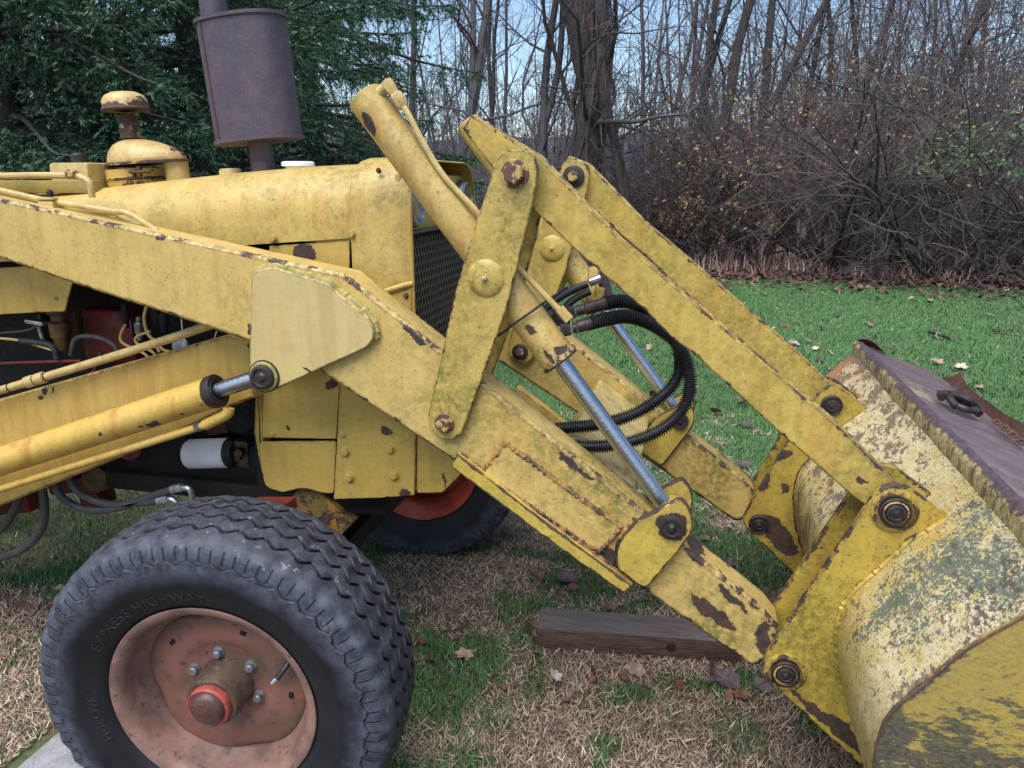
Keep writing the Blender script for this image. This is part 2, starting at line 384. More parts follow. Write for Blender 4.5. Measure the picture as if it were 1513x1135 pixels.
M_GRL = simple('grille_black', (0.045, 0.046, 0.056), (0.075, 0.075, 0.085), 60, 0.45, 0.2, 0.2)
M_WHT = simple('filter_white', (0.90, 0.90, 0.92), (0.78, 0.79, 0.82), 22, 0.35, 0, 0.1)
M_SILV = simple('dull_alloy', (0.40, 0.42, 0.44), (0.14, 0.14, 0.15), 40, 0.4, 0.8, 0.3)
M_BRASS = simple('oily_brass', (0.13, 0.075, 0.025), (0.03, 0.02, 0.014), 30, 0.5, 0.4, 0.4)

root = bpy.data.objects.new('loader_tractor', None); COL.objects.link(root)
root.location = (-0.95, YC, 0.0); root.empty_display_size = 0.3
root['label'] = 'old yellow loader tractor with flaking paint, front bucket and rusty wheel'; root['category'] = 'tractor'
bpy.context.view_layer.update()

# ---- loader arms with all that hangs on them, near side first, then the far side mirrored
arm_px = [(-500, 184), (-110, 268), (0, 293), (240, 347), (383, 378), (470, 397), (508, 405), (545, 434), (770, 612), (941, 749), (1020, 814), (1130, 902), (1150, 926), (1148, 960), (1122, 984),
          (1108, 984), (950, 872), (820, 783), (671, 682), (478, 553), (452, 530), (425, 516), (370, 506), (264, 470), (106, 419), (0, 382), (-110, 348), (-500, 248)]
bell_px = [(741, 226), (755, 221), (776, 222), (790, 232), (795, 248), (790, 285), (774, 353), (748, 457), (694, 608), (682, 640), (668, 651), (650, 648), (636, 634), (632, 615),
           (654, 518), (675, 423), (705, 324), (735, 235)]
link_px = [(696, 170), (794, 229), (914, 352), (1050, 468), (1142, 548), (1237, 628), (1329, 718), (1345, 745), (1340, 775), (1318, 783), (1282, 750), (1265, 738), (1149, 637), (1024, 522), (994, 500), (951, 457),
           (851, 370), (787, 309), (730, 252), (683, 190)]
ear_px = [(1281, 748), (1292, 731), (1306, 721), (1322, 716), (1346, 722), (1402, 764), (1340, 802), (1290, 848), (1262, 873), (1246, 892), (1238, 915), (1235, 945), (1238, 990), (1248, 1035), (1265, 1085), (1287, 1132),
          (1268, 1127), (1149, 1018), (1132, 1000), (1126, 984), (1134, 965), (1159, 926)]
lug_px = [(938, 772), (1007, 735), (1021, 756), (1024, 774), (1020, 792), (955, 870), (940, 862), (908, 837), (914, 802)]
gus_px = [(371, 410), (379, 399), (403, 395), (482, 419), (546, 472), (552, 486), (551, 502), (540, 514), (474, 544), (416, 571), (390, 580), (374, 571), (369, 555), (370, 449)]

def weld(ptsxz, Y, parent, mat, r=0.005, seed=1, name='weld_bead'):
    """a lumpy run of weld along points in the X-Z plane"""
    rg = random.Random(seed); pts = resample([np.array((x, Y, z)) for x, z in ptsxz], 0.006)
    pts = [p+np.array((rg.uniform(-1, 1), 0, rg.uniform(-1, 1)))*0.0013 for p in pts]
    return obj(name, tube(pts, [r*rg.uniform(0.65, 1.3) for _ in pts], 7), mat, parent)

def pin(u, v, parent, mat, r, y0, y1, prof, Yref=Yp, name='pin'):
    """a pivot pin through the plates: a shaft with a turned head on either end; prof = (proud, radius) pairs"""
    c = P(u, v, Yref); mb = MB()
    rev = [(-(y1-y0)-a, b) for a, b in prof[::-1]]
    lathe((c[0], y0, c[2]), (0, -1, 0), rev+prof, 24, mb)
    return obj(name, mb, mat, parent, ang=30)

def loader_side():
    near = not MIR[0]
    arm = obj('loader_arm', plate(arm_px if near else [(-110, 290)]+arm_px[2:-1]+[(-110, 346)], 1.622, 1.715, 0.007, 0.02), M_ARM, root)
    if near:
        g = obj('gusset_plate', plate(gus_px, Yp, 1.6215, 0.002, 0.010, r=0.012), M_GUS, arm)
        q = uvp([(371, 449), (371, 410), (379, 398), (403, 394), (482, 418), (546, 471), (553, 487), (552, 503)], Yp)
        weld(q, 1.617, arm, M_MOSSW, 0.007, 3)
        d = [(746, 657), (712, 699), (885, 816), (917, 781)]
        obj('doubler_plate', plate(d, 1.612, 1.6215, 0.002, 0.012), M_ARM, arm)
        q = uvp(d, 1.612); weld(q+[q[0]], 1.617, arm, M_WELD, 0.0065, 5)
        fl = [(675, 671), (666, 690), (795, 787), (921, 877), (934, 866), (800, 768)]
        obj('flange_strip', plate(fl, 1.594, 1.6215, 0.002, 0.008), M_LUG, arm)
        weld(uvp([(678, 672), (712, 702), (800, 768), (890, 830), (930, 862)], 1.60), 1.612, arm, M_WELD, 0.005, 7)
    else:
        fl = [(675, 671), (666, 690), (795, 787), (890, 855), (903, 840), (800, 768)]
        obj('flange_strip', plate(fl, 1.716, 1.755, 0.002, 0.008), M_ARM, arm)
        obj('gusset_plate', plate(gus_px, 1.7155, 1.737, 0.002, 0.010, r=0.012), M_GUS, arm)
    # bell crank: two plates with the dump link and dump cylinder between them
    bc = obj('bell_crank', plate(bell_px, Yp, 1.6195, 0.002, 0.008), M_BEL, root)
    q = uvp(bell_px, Yp); mb = MB(); plate_xz(mb, q, 1.722, 1.741, 0.002, 0.008); obj('inner_plate', mb, M_BEL, bc)
    for (u, v, r) in ((761, 257, 0.022), (657, 626, 0.0175)):
        c = P(u, v, Yp)
        if near:
            bolt((c[0], Yp, c[2]), r, r*0.95, M_BLTR, bc, spin=0.3, name='pivot_bolt')
            bolt((c[0], 1.741, c[2]), r, r*0.95, M_BLTR, bc, flip=True, name='pivot_bolt')
        else:
            bolt((c[0], 1.741, c[2]), r*0.8, r*0.8, M_BLTR, bc, spin=0.3, name='pivot_bolt')
            mb = lathe((c[0], 1.741, c[2]), (0, 1, 0), [(-.001, r*1.5), (.008, r*1.5), (.010, r*1.3), (.010, 0)], 20); obj('washer', mb, M_DRK, bc)
    hc = P(718, 411, Yp)
    dome = [(-.002, .0405), (.002, .0405), (.0045, .038), (.0075, .030), (.0100, .020), (.0115, .008), (.0117, .006), (.014, .0055), (.016, .0055), (.018, .003), (.0185, 0)]
    obj('trunnion_cap', lathe((hc[0], Yp, hc[2]), (0, -1, 0), dome, 28), M_BEL, bc)
    obj('trunnion_cap', lathe((hc[0], 1.741, hc[2]), (0, 1, 0), dome, 28), M_BEL, bc)
    if near:
        obj('grease_nipple', lathe((hc[0], Yp-.012, hc[2]), (0, -1, 0), [(0, .0045), (.004, .0045), (.006, .003), (.009, .0042), (.0115, .003), (.012, 0)], 10), M_GAL, bc)
    # dump link
    lpx = link_px if near else [(752, 212)]+link_px[1:-2]+[(742, 256), (736, 236)]
    lk = obj('dump_link', plate(lpx, 1.640, 1.652, 0.0025, 0.012), M_LNK, root)
    q = uvp(lpx, 1.640); mb = MB(); plate_xz(mb, q, 1.690, 1.702, 0.0025, 0.012); obj('inner_plate', mb, M_LNK, lk)
    web = [(800, 236), (914, 353.5), (1050, 469.5), (1142, 549.5), (1237, 629.5), (1300, 692), (1297, 696), (1233, 634), (1138, 554), (1046, 474), (910, 358), (797, 243)]
    obj('top_web', plate(web, 1.6525, 1.6895, 0.001, 0.002), M_LNK, lk)
    web = [(1260, 731), (1149, 634), (1024, 519), (951, 454), (851, 367), (800, 320), (803, 316), (854, 362), (954, 449), (1027, 514), (1152, 629), (1263, 727)]
    obj('bottom_web', plate(web, 1.6525, 1.6895, 0.001, 0.002), M_LNK, lk)
    bt = P(724, 200, 1.64); b = lathe((bt[0], 1.653, bt[2]), (0, 1, 0), [(0, .012), (.036, .012)], 6); obj('spacer_bolt', b, M_DRK, lk)
    # dump cylinder
    a = P(538, 141, 1.668); e = P(829, 535, 1.668); ax = (e-a)/np.linalg.norm(e-a); L = float(np.linalg.norm(e-a)); R0 = 0.0415
    prof = [(0, 0), (0, R0*0.9), (.004, R0*1.0), (.022, R0), (L-.030, R0), (L-.018, R0*1.0), (L-.004, R0), (L-.004, R0*0.6), (L-.004, 0)]
    dc = obj('dump_cylinder', lathe(a, ax, prof, 36, wears=[.3, .4, .35, .0, .1, .45, .7, .7, .7]), M_CYL, root)
    obj('gland_ring', lathe(a+ax*(L-.0045), ax, [(0, R0*0.7), (0, R0*1.06), (.0045, R0*1.06), (.0045, R0*0.5)], 36), M_DRK, dc)
    tc = P(731, 404, 1.668); obj('trunnion', lathe((tc[0], 1.6195, tc[2]), (0, 1, 0), [(0, .026), (.1025, .026)], 20), M_BEL, dc)
    re = P(984, 757, 1.668)
    obj('piston_rod', lathe(a+ax*(L-.01), (re-a)/np.linalg.norm(re-a), [(0, .0195), (float(np.linalg.norm(re-a))-L-.005, .0195)], 28), M_CHR, dc)
    rc = P(993, 777, Yp); eye = MB(); lathe((rc[0], 1.64, rc[2]), (0, 1, 0), [(0, .016), (0, .034), (.003, .036), (.053, .036), (.056, .034), (.056, .016)], 24, eye)
    obj('rod_eye', eye, M_LUG, dc)
    # feed pipe of the dump cylinder
    if near:
        s0 = a+ax*.008; up = np.cross(ax, (0, 1.0, 0)); up = up if up[2] > 0 else -up
        fit = P(575, 128, 1.668)
        mb = MB(); tube([P(556, 142, 1.655), P(572, 127, 1.652), P(575, 124, 1.652)], [.011, .0125, .010], 10, mb); tube([P(570, 121, 1.652), P(578, 132, 1.65), P(584, 140, 1.65)], [.0135, .014, .010], 6, mb)
        obj('elbow_fitting', mb, M_PIPE, dc); obj('pipe_nut', tube([P(583, 138, 1.65), P(585, 141, 1.65), P(594, 155, 1.65), P(597, 160, 1.65)], [.011, .0145, .0145, .009], 6), M_PIPE, dc)
        pp = smooth_path([P(590, 148, 1.65), P(604, 170, 1.645), P(627, 214, 1.645), P(658, 263, 1.645), P(709, 318, 1.65), P(762, 390, 1.665), P(775, 405, 1.655), P(838, 470, 1.65)], 6)
        obj('feed_pipe', tube(pp, .0068, 10), M_PIPE, dc)
        obj('pipe_nut', tube([P(826, 456, 1.65), P(841, 473, 1.65)], .0115, 6), M_PIPE, dc)
    # lugs for the rod end
    for y in (1.598, 1.7195):
        q = uvp(lug_px, 1.598); mb = MB(); plate_xz(mb, rnd(q, .020), y, y+.0185, 0.002, 0.007); lg = obj('rod_lug', mb, M_LUG, arm)
    if near:
        q = uvp([(914, 802), (908, 837), (955, 871)], 1.598); weld(q, 1.617, arm, M_DRK, .006, 11)
        weld(uvp([(938, 772), (914, 802)], 1.598), 1.616, arm, M_WELD, .007, 12)
    pin(993, 777, arm, M_DRK, .02, 1.598, 1.738, [(0, .0265), (.006, .0275), (.012, .0255), (.013, .019), (.011, .017), (.011, .010), (.016, .008), (.019, .005), (.019, 0)])
    # lift cylinder
    a = P(-400, 813, 1.668); e = P(322, 577, 1.668); ax = (e-a)/np.linalg.norm(e-a); L = float(np.linalg.norm(e-a)); R1 = 0.0405
    lc = obj('lift_cylinder', lathe(a, ax, [(0, 0), (0, R1), (L-.028, R1), (L-.02, R1), (L-.02, 0)], 40, wears=[0, 0, .2, 1, 1]), M_LIFT, root)
    obj('gland_collar', lathe(a+ax*(L-.021), ax, [(0, R1*0.6), (0, R1*1.04), (.003, R1*1.07), (.02, R1*1.07), (.023, R1*1.0), (.023, R1*0.66), (.018, R1*0.62), (.018, 0)], 40), M_DRK, lc)
    re = P(390, 555, 1.668); obj('piston_rod', lathe(a+ax*(L-.01), (re-a)/np.linalg.norm(re-a), [(0, .0205), (float(np.linalg.norm(re-a))-L+.01, .0205)], 28), M_CHR, lc)
    pin(391, 556, arm, M_DRK, .02, Yp, 1.737, [(-.001, .040), (.003, .040), (.004, .036), (.004, .030), (.016, .0295), (.018, .026), (.018, .021), (.015, .019), (.016, .012), (.020, .008), (.021, 0)])
    if near: obj('pin_boss', lathe((P(391, 556, Yp)[0], Yp, P(391, 556, Yp)[2]), (0, -1, 0), [(0, .037), (.005, .0365), (.007, .034), (.007, .028)], 28), M_MOSSW, arm)
    pp = [P(-400, 870, 1.662), P(0, 723, 1.662), P(230, 651, 1.662), P(300, 629, 1.662), P(322, 618, 1.664)]
    obj('return_pipe', tube(pp, .0105, 12), M_LIFT, lc)
    obj('pipe_fitting', tube([P(290, 631, 1.662), P(297, 629, 1.662)], .0135, 6), M_SILV, lc)
    obj('elbow', tube(smooth_path([P(303, 628, 1.662), P(322, 619, 1.662), P(336, 611, 1.665), P(338, 603, 1.667)], 5), .0145, 12), M_LIFT, lc)
    # bucket ears and pins belong to the bucket: built with it

for m in (False, True):
    MIR[0] = m; loader_side()
MIR[0] = False
# cross member between the two arms
cm = [(835, 664), (935, 744), (914, 786), (802, 707)]
obj('cross_member', plate(cm, 1.7155, 2*YC-1.7155, 0.004, 0.012, r=.01), paint('paint_cross_member', (0.58, 0.42, 0.16), chip=.74, wear=.12, moss=.8, speck=.6), root)

# hydraulic lines on the near arm
hp = obj('arm_pipe', tube(smooth_path([P(-450, 172, 1.665), P(0, 281, 1.665), P(75, 297, 1.665), P(165, 312, 1.665), P(185, 314, 1.667), P(205, 324, 1.67), P(232, 341, 1.675)], 6), .0075, 10), M_PIPE, root)
obj('arm_pipe', tube(smooth_path([P(60, 303, 1.69), P(150, 314, 1.69), P(172, 317, 1.69), P(196, 332, 1.69), P(212, 341, 1.695)], 6), .006, 8), M_PIPE, root)
mb = MB(); c = P(73, 296, 1.665); box(mb, c+(0, -.008, .004), (.055, .018, .005), None, .002); box(mb, c+(.0, .004, -.012), (.045, .04, .02), None, .004); obj('pipe_clamp', mb, M_PIPE, hp)
bolt(P(75, 286, 1.664), .007, .007, M_DRK, hp)
rp = obj('rear_pipe', tube(smooth_path([P(-400, 268, 1.74), P(0, 260, 1.74), P(100, 260, 1.74), P(122, 263, 1.74), P(133, 272, 1.74), P(136, 292, 1.74)], 6), .0085, 10), M_PIPE, root)
obj('pipe_nut', tube([P(100, 257, 1.738), P(113, 258, 1.738)], .0115, 6), M_BLTR, rp)
mb = MB(); c = (P(40, 276, 1.86)+P(60, 276, 1.86))/2; box(mb, c, (.42, .03, .035), None, .005); obj('valve_linkage', mb, paint('paint_linkage', (0.36, 0.25, 0.06), chip=.68), root)
vb = MB(); c = P(126, 266, 1.98); box(vb, c, (.13, .12, .095), None, .010); box(vb, c+(-.03, -.03, -.04), (.14, .1, .03), None, .006)
vbo = obj('valve_block', vb, M_PIPE, root)
obj('filler_cap', lathe(P(118, 243, 1.97), (-.05, 0, 1), [(0, .020), (.026, .020), (.030, .017), (.030, 0)], 14), M_DRK, vbo)

# thick tube with couplings above the frame beam
rail = obj('transfer_tube', tube([P(-420, 703, 1.725), P(0, 577, 1.725), P(160, 529, 1.725), P(262, 497, 1.725), P(340, 470, 1.725)], .0115, 14), M_PIPE, root)
for u0, u1, r in ((38, 51, .0165), (53, 66, .0165), (13, 15, .0125)):
    f = lambda u: P(u, 577-(u)*0.300, 1.725)
    obj('coupling', tube([f(u0), f(u0+1.5), f(u1-1.5), f(u1)], [r*.85, r, r, r*.85], 14), M_PIPE, rail)
for u in (51.6, 67.5, 14):
    obj('seal_ring', tube([f(u), f(u+1.6)], .0128, 14), M_DRK, rail)
# frame beam behind the lift cylinder
bm_px = [(-420, 703), (0, 590), (150, 547), (330, 497), (374, 497), (376, 588), (346, 599), (230, 655), (0, 748), (-420, 916)]
obj('frame_beam', plate(bm_px, 1.76, 1.815, 0.006, 0.015), M_BEAM, root)

# upright posts that carry the arms, just outside the left edge of the picture
for y in (1.655, 2*YC-1.735):
    tw = MB(); xt = float(P(-470, 500, 1.66)[0]); box(tw, (xt, y+.04, .92), (.16, .11, 1.75), None, .008); tp = obj('loader_tower', tw, M_BEAM, root)
    pt = P(-470, 214, 1.62); obj('tower_pin', lathe((xt, y-.03, float(pt[2])), (0, -1, 0), [(-.12, .03), (.012, .03), (.016, .022), (.016, 0)], 18), M_DRK, tp)
# ---- hood and front cowl
XF = float(P(611, 380, 1.79)[0])
hood_top = [(-2.9, float(P(60, 300, 1.9)[2])-.03), (float(P(100, 288, 1.9)[0]), float(P(100, 288, 1.9)[2])), (float(P(290, 266, 1.9)[0]), float(P(290, 266, 1.9)[2])), (float(P(420, 253, 1.9)[0]), float(P(420, 253, 1.9)[2])), (float(P(517, 246, 1.9)[0]), float(P(517, 246, 1.9)[2]))]
Y0h, Y1h = 1.79, 2*YC-1.79
def arch(X, zt, zb, y0, y1, r, n=8, lean=0.0):
    """hood section: up the near side, over the rounded shoulders, down the far side"""
    pts = [(y0, zb), (y0, zb+(zt-r-zb)*.5)]
    pts += [(y0+r-r*math.cos(t), zt-r+r*math.sin(t)) for t in np.linspace(0, math.pi/2, n)]
    pts += [(y1-r+r*math.sin(t), zt-r+r*math.cos(t)) for t in np.linspace(0, math.pi/2, n)]
    pts += [(y1, zb+(zt-r-zb)*.5), (y1, zb)]
    crown = [(y, z+(0.012*math.cos((y-YC)/(y1-y0)*math.pi) if z > zt-r*0.6 else 0)) for y, z in pts]
    return [(X+lean*(z-zb), y, z) for y, z in crown]
def sheet(sections, th, mb=None, wears=None):
    """a thin shell lofted through sections, with a real thickness th towards the inside"""
    mb = mb or MB(); n = len(sections[0]); m = len(sections)
    S = np.array(sections, float); c = S.mean(axis=1, keepdims=True); c[:, :, 0] = S[:, :, 0].mean(axis=1, keepdims=True)
    dirn = c-S; dirn[:, :, 0] = 0
    T = S+dirn/np.maximum(np.linalg.norm(dirn, axis=2, keepdims=True), 1e-6)*th
    vs = list(S.reshape(-1, 3))+list(T.reshape(-1, 3)); o = m*n; fs = []
    for i in range(m-1):
        for k in range(n-1):
            a = i*n+k; fs.append((a, a+1, a+n+1, a+n)); fs.append((o+a+1, o+a, o+a+n, o+a+n+1))
    for k in range(n-1):
        fs.append((k+1, k, o+k, o+k+1)); a = (m-1)*n+k; fs.append((a, a+1, o+a+1, o+a))
    for i in range(m-1):
        a = i*n; fs.append((a, a+n, o+a+n, o+a)); a = i*n+n-1; fs.append((a+n, a, o+a, o+a+n))
    ws = []
    for i in range(m): ws += [0.8 if i in (0, m-1) else 0.0]*n
    mb.add(vs, fs, ws+ws); return mb
zb0 = float(P(397, 360, Y0h)[2]); zb1 = float(P(515, 352, Y0h)[2]); xb0 = float(P(397, 360, Y0h)[0]); xb1 = float(P(515, 352, Y0h)[0])
xs = list(np.linspace(-2.9, float(P(516, 300, Y0h)[0])+0.02, 12))
secs = []
for X in xs:
    zt = np.interp(X, [h[0] for h in hood_top], [h[1] for h in hood_top]); zb = zb0+(X-xb0)*(zb1-zb0)/(xb1-xb0)
    secs.append(arch(X, zt, zb, Y0h, Y1h, 0.105))
hood = obj('hood', sheet(secs, .004), M_HOOD, root)
xc0 = float(P(516, 300, Y0h)[0]); ztc = float(P(560, 237, 1.9)[2]); zcb = float(P(560, 520, Y0h)[2])
secs = [arch(X, ztc-dz, zcb, Y0h-.004-t, Y1h+.004+t, 0.10) for X, dz, t in ((xc0, .012, -.003), (xc0+.004, .006, 0), (xc0+.02, .001, 0), (xc0+.05, 0, 0), (XF-.05, 0.002, 0), (XF-.004, .004, 0), (XF, .006, -.001))]
cowl = obj('front_cowl', sheet(secs, .005), M_HOOD, root)
mb = MB(); c = P(611, 360, Y0h); 
obj('edge_bead', tube([(XF-.002, Y0h-.006, zcb), (XF-.002, Y0h-.006, ztc-.11)], .005, 8), M_PAN, cowl)
# recessed front panel, headlight rims and grille
gz1 = float(P(650, 338, 1.95)[2]); gx = XF-.018
mb = MB(); box(mb, (gx-.02, YC, (gz1+ztc-.035)/2), (.012, Y1h-Y0h-.02, ztc-.035-gz1), None, .002); nose = obj('nose_panel', mb, M_HOOD, root)
for y in (Y0h+.06, Y1h-.06):
    hl = lathe((gx-.02, y, gz1+.065), (1, 0, 0), [(0, .058), (.02, .058), (.03, .055), (.034, .050), (.028, .045), (.022, .0)], 24); obj('headlight', hl, M_SILV, nose)
def grille_mesh(X, y0, y1, z0, z1, cw=0.0205, ch=0.0295):
    """pressed steel mesh of staggered upright slots: real holes"""
    mb = MB(); r = 0; z = z0; dx = .006
    while z < z1:
        y = y0+(cw/2 if r % 2 else 0)
        while y < y1:
            o = []; i = []
            for k in range(8):
                t = math.pi/8+k*math.pi/4
                i.append((y+math.cos(t)*cw*.34, z+math.sin(t)*ch*.43))
            hexo = [(y+cw/2, z+ch*.25), (y, z+ch*.5), (y-cw/2, z+ch*.25), (y-cw/2, z-ch*.25), (y, z-ch*.5), (y+cw/2, z-ch*.25)]
            oo = [hexo[0], (y+cw*.25, z+ch*.375), hexo[1], (y-cw*.25, z+ch*.375), hexo[2], (y-cw/2, z), hexo[3], (y-cw*.25, z-ch*.375), hexo[4], (y+cw*.25, z-ch*.375), hexo[5], (y+cw/2, z)]
            # twelve points outside, twelve inside
            ii = [(y+math.cos(math.atan2((b-z)/ch, (a-y)/cw))*cw*.33, z+math.sin(math.atan2((b-z)/ch, (a-y)/cw))*ch*.40) for a, b in oo]
            vs = [(X, a, b) for a, b in oo]+[(X, a, b) for a, b in ii]+[(X-dx, a, b) for a, b in ii]
            fs = [(k, (k+1) % 12, 12+(k+1) % 12, 12+k) for k in range(12)]+[(12+k, 12+(k+1) % 12, 24+(k+1) % 12, 24+k) for k in range(12)]
            mb.add(vs, fs); y += cw
        z += ch*.75; r += 1
    return mb
gz0 = float(P(640, 560, 1.95)[2])
mb = grille_mesh(gx, Y0h+.012, Y1h-.012, gz0, gz1-.012)
box(mb, (gx-.002, YC, gz1-.003), (.02, Y1h-Y0h-.02, .008), None, .001)
gr = obj('grille', mb, M_GRL, root)
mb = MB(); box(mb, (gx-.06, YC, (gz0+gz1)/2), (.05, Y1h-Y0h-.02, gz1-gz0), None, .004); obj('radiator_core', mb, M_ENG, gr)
# hood hardware
for u, v, r in ((405, 353, .0085), (521, 346, .0085)):
    c = P(u, v, Y0h); bolt((c[0], Y0h-.004, c[2]), r, r*.9, M_BLT, hood)
c = P(567, 254, 1.83); obj('latch_hole', lathe((c[0], Y0h+.012, c[2]), (0, -1, .65), [(0, .006), (.008, .006), (.008, 0)], 10), M_ENG, cowl)
# side sheets under the hood on the near side
pn = [(397, 364), (515, 355.5), (612, 352), (612, 420), (612, 700), (560, 700), (397, 560)]
mb = MB(); q = uvp([(397.5, 363.5), (516, 355.5), (516, 500), (397.5, 560)], 1.793); plate_xz(mb, q, 1.794, 1.800, .0015, .008); obj('upper_side_panel', mb, M_PAN, root)
rod = obj('grab_rod', tube([P(552, 436, 1.775), P(600, 421, 1.775), P(610, 419, 1.78)], .007, 10), M_PAN, root)
mb = MB(); q = uvp([(556, 441), (611, 424), (611, 560), (556, 560)], 1.79); plate_xz(mb, q, 1.778, 1.785, .0015, .008); br = obj('mount_plate', mb, M_PAN, root)
c = P(579, 452, 1.778); bolt((c[0], 1.778, c[2]), .017, .012, M_PAN, br); c = P(600, 437, 1.778); bolt((c[0], 1.778, c[2]), .0055, .005, M_BLTR, br)
mb = plate([(-420, 424), (40, 393), (70, 396), (106, 418), (95, 461), (50, 462), (0, 465), (-420, 488)], 1.80, 1.806, .0015, .006); 
fp = obj('tank_panel', mb, M_PAN, root); c = P(85, 441, 1.80); bolt((c[0], 1.80, c[2]), .006, .006, M_BLTR, fp)
mb = plate([(40, 396), (50, 461), (95, 460.5), (106, 419), (70, 397)], 1.796, 1.7998, .001, .004); obj('tank_strap', mb, M_PAN, fp)

# lower side plates
def panel(name, pts, y, th, bolts=(), mat=M_PAN, bm=M_PAN, r=0.0):
    o = obj(name, plate(pts, y, y+th, .0015, .007, r), mat, root)
    for u, v, br in bolts:
        c = P(u, v, y); bolt((c[0], y, c[2]), br, br*.75, bm, o, spin=random.Random(u).uniform(0, 1))
    return o
panel('side_panel', [(388, 560), (387, 647), (497, 649), (504, 540), (440, 540)], 1.806, .008, [(403, 642, .0065)])
panel('side_panel', [(382, 653), (384, 684), (391, 716), (398, 722), (418, 728), (440, 722), (456, 722), (472, 728), (493, 730), (497, 652)], 1.806, .008, (), r=.012)
panel('side_panel', [(503.5, 540), (498, 650), (493, 738), (560, 736), (612.5, 732), (614, 640), (614, 590), (560, 540)], 1.795, .010, [(506, 643, .0065), (510.5, 667, .0115), (516.5, 705, .0115), (576.5, 663, .0115), (582.5, 702, .0115)])
panel('side_panel', [(615.5, 600), (615, 729), (654, 728), (678, 704), (690, 690), (690, 640)], 1.803, .010, ())
mb = plate([(377, 560), (376, 640), (384, 690), (388, 690), (389, 560)], 1.815, 1.90, .002, .008); obj('panel_edge', mb, M_PAN, root)
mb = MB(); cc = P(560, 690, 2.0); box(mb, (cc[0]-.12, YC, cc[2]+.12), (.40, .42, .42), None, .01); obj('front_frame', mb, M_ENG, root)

# ---- stack, air cleaner, caps on the hood
lean = math.radians(-4.0); up = np.array((math.sin(lean), 0, math.cos(lean)))
mb0 = P(384, 210, 2.07); mt = P(356, 28, 2.07); upm = (mt-mb0)/np.linalg.norm(mt-mb0); ML = float(np.linalg.norm(mt-mb0))
side = np.cross((0, 1.0, 0), upm); side /= np.linalg.norm(side)
def oval(c, a, b, n=40, p=2.6):
    o = []
    for k in range(n):
        t = 2*math.pi*k/n; x = math.copysign(abs(math.cos(t))**(2/p), math.cos(t))*a; y = math.copysign(abs(math.sin(t))**(2/p), math.sin(t))*b
        o.append(c+side*x+np.array((0, 1.0, 0))*y)
    return o
def ovalbody(levels, mb):
    n = 40; vs = []; 
    for h, a, b in levels: vs += oval(mb0+upm*h, a, b, n)
    fs = [(i*n+k, i*n+(k+1) % n, (i+1)*n+(k+1) % n, (i+1)*n+k) for i in range(len(levels)-1) for k in range(n)]
    fs += [tuple(range(n))[::-1], tuple(range((len(levels)-1)*n, len(levels)*n))]
    mb.add(vs, fs); return mb
A, B = .122, .085
muf = obj('muffler', ovalbody([(0.006, A, B), (ML-.006, A, B)], MB()), M_MUF, root)
for h in (0, ML-.008):
    obj('end_rim', ovalbody([(h, A*1.0, B), (h, A*1.05, B*1.06), (h+.009, A*1.05, B*1.06), (h+.009, A*1.0, B)], MB()), M_MUF, muf)
sm = [q for h in (.004, ML-.006) for q in [oval(mb0+upm*h, A*1.004, B*1.004, 40)[26]]]; obj('seam', tube([sm[0]*.5+sm[0]*.5, sm[1]], .0035, 6), M_MUFS, muf)
b0 = P(392, 262, 2.07); b1 = P(385, 208, 2.07)
obj('inlet_pipe', lathe(b0-(0, 0, .04), b1-b0, [(0, .034), (.085, .034), (.086, .0325), (.20, .0325)], 20), M_MUF, muf)
t0 = P(318, 28, 2.07); t1 = P(309, -40, 2.07)
obj('outlet_pipe', lathe(t0-(t1-t0)*.3, t1-t0, [(0, .037), (.42, .037), (.42, .034), (.1, .034)], 20), M_MUF, muf)
# air cleaner: bowl, domed cover that runs forward, pre-cleaner cap
Ya = 2.02; kk = px(205, 270, Ya)
b = P(203, 262, Ya)
upa = np.array((-.055, 0, 1.0)); upa /= np.linalg.norm(upa)
ac = obj('air_cleaner', lathe(P(205, 282, Ya), upa, [(0, .078), (.028, .080), (.030, .083), (.036, .083), (.038, .080), (.060, .080)], 28, wears=[1, .4, .9, .9, .3, .3]), M_LIFT, root)
def stadium(c, a, b, ext, n=28):
    o = []
    for k in range(n):
        t = 2*math.pi*k/n; x = math.cos(t); o.append(c+np.array((x*a+(ext if x > 0 else 0)*(abs(x)**.7), math.sin(t)*b*(1-0.18*max(x, 0)), 0)))
    return o
cov = MB(); n = 28; vs = []; c0 = P(204, 241, Ya); lv = [(0, .082, .080, .075), (.004, .082, .080, .075), (.018, .080, .078, .072), (.036, .074, .07, .045), (.052, .060, .058, .02), (.060, .045, .044, .006), (.064, .033, .033, 0)]
for h, a_, b_, e_ in lv: vs += stadium(c0+upa*h+np.array((-.0, 0, 0)), a_, b_, e_, n)
fs = [(i*n+k, i*n+(k+1) % n, (i+1)*n+(k+1) % n, (i+1)*n+k) for i in range(len(lv)-1) for k in range(n)]+[tuple(range(n))[::-1], tuple(range((len(lv)-1)*n, len(lv)*n))]
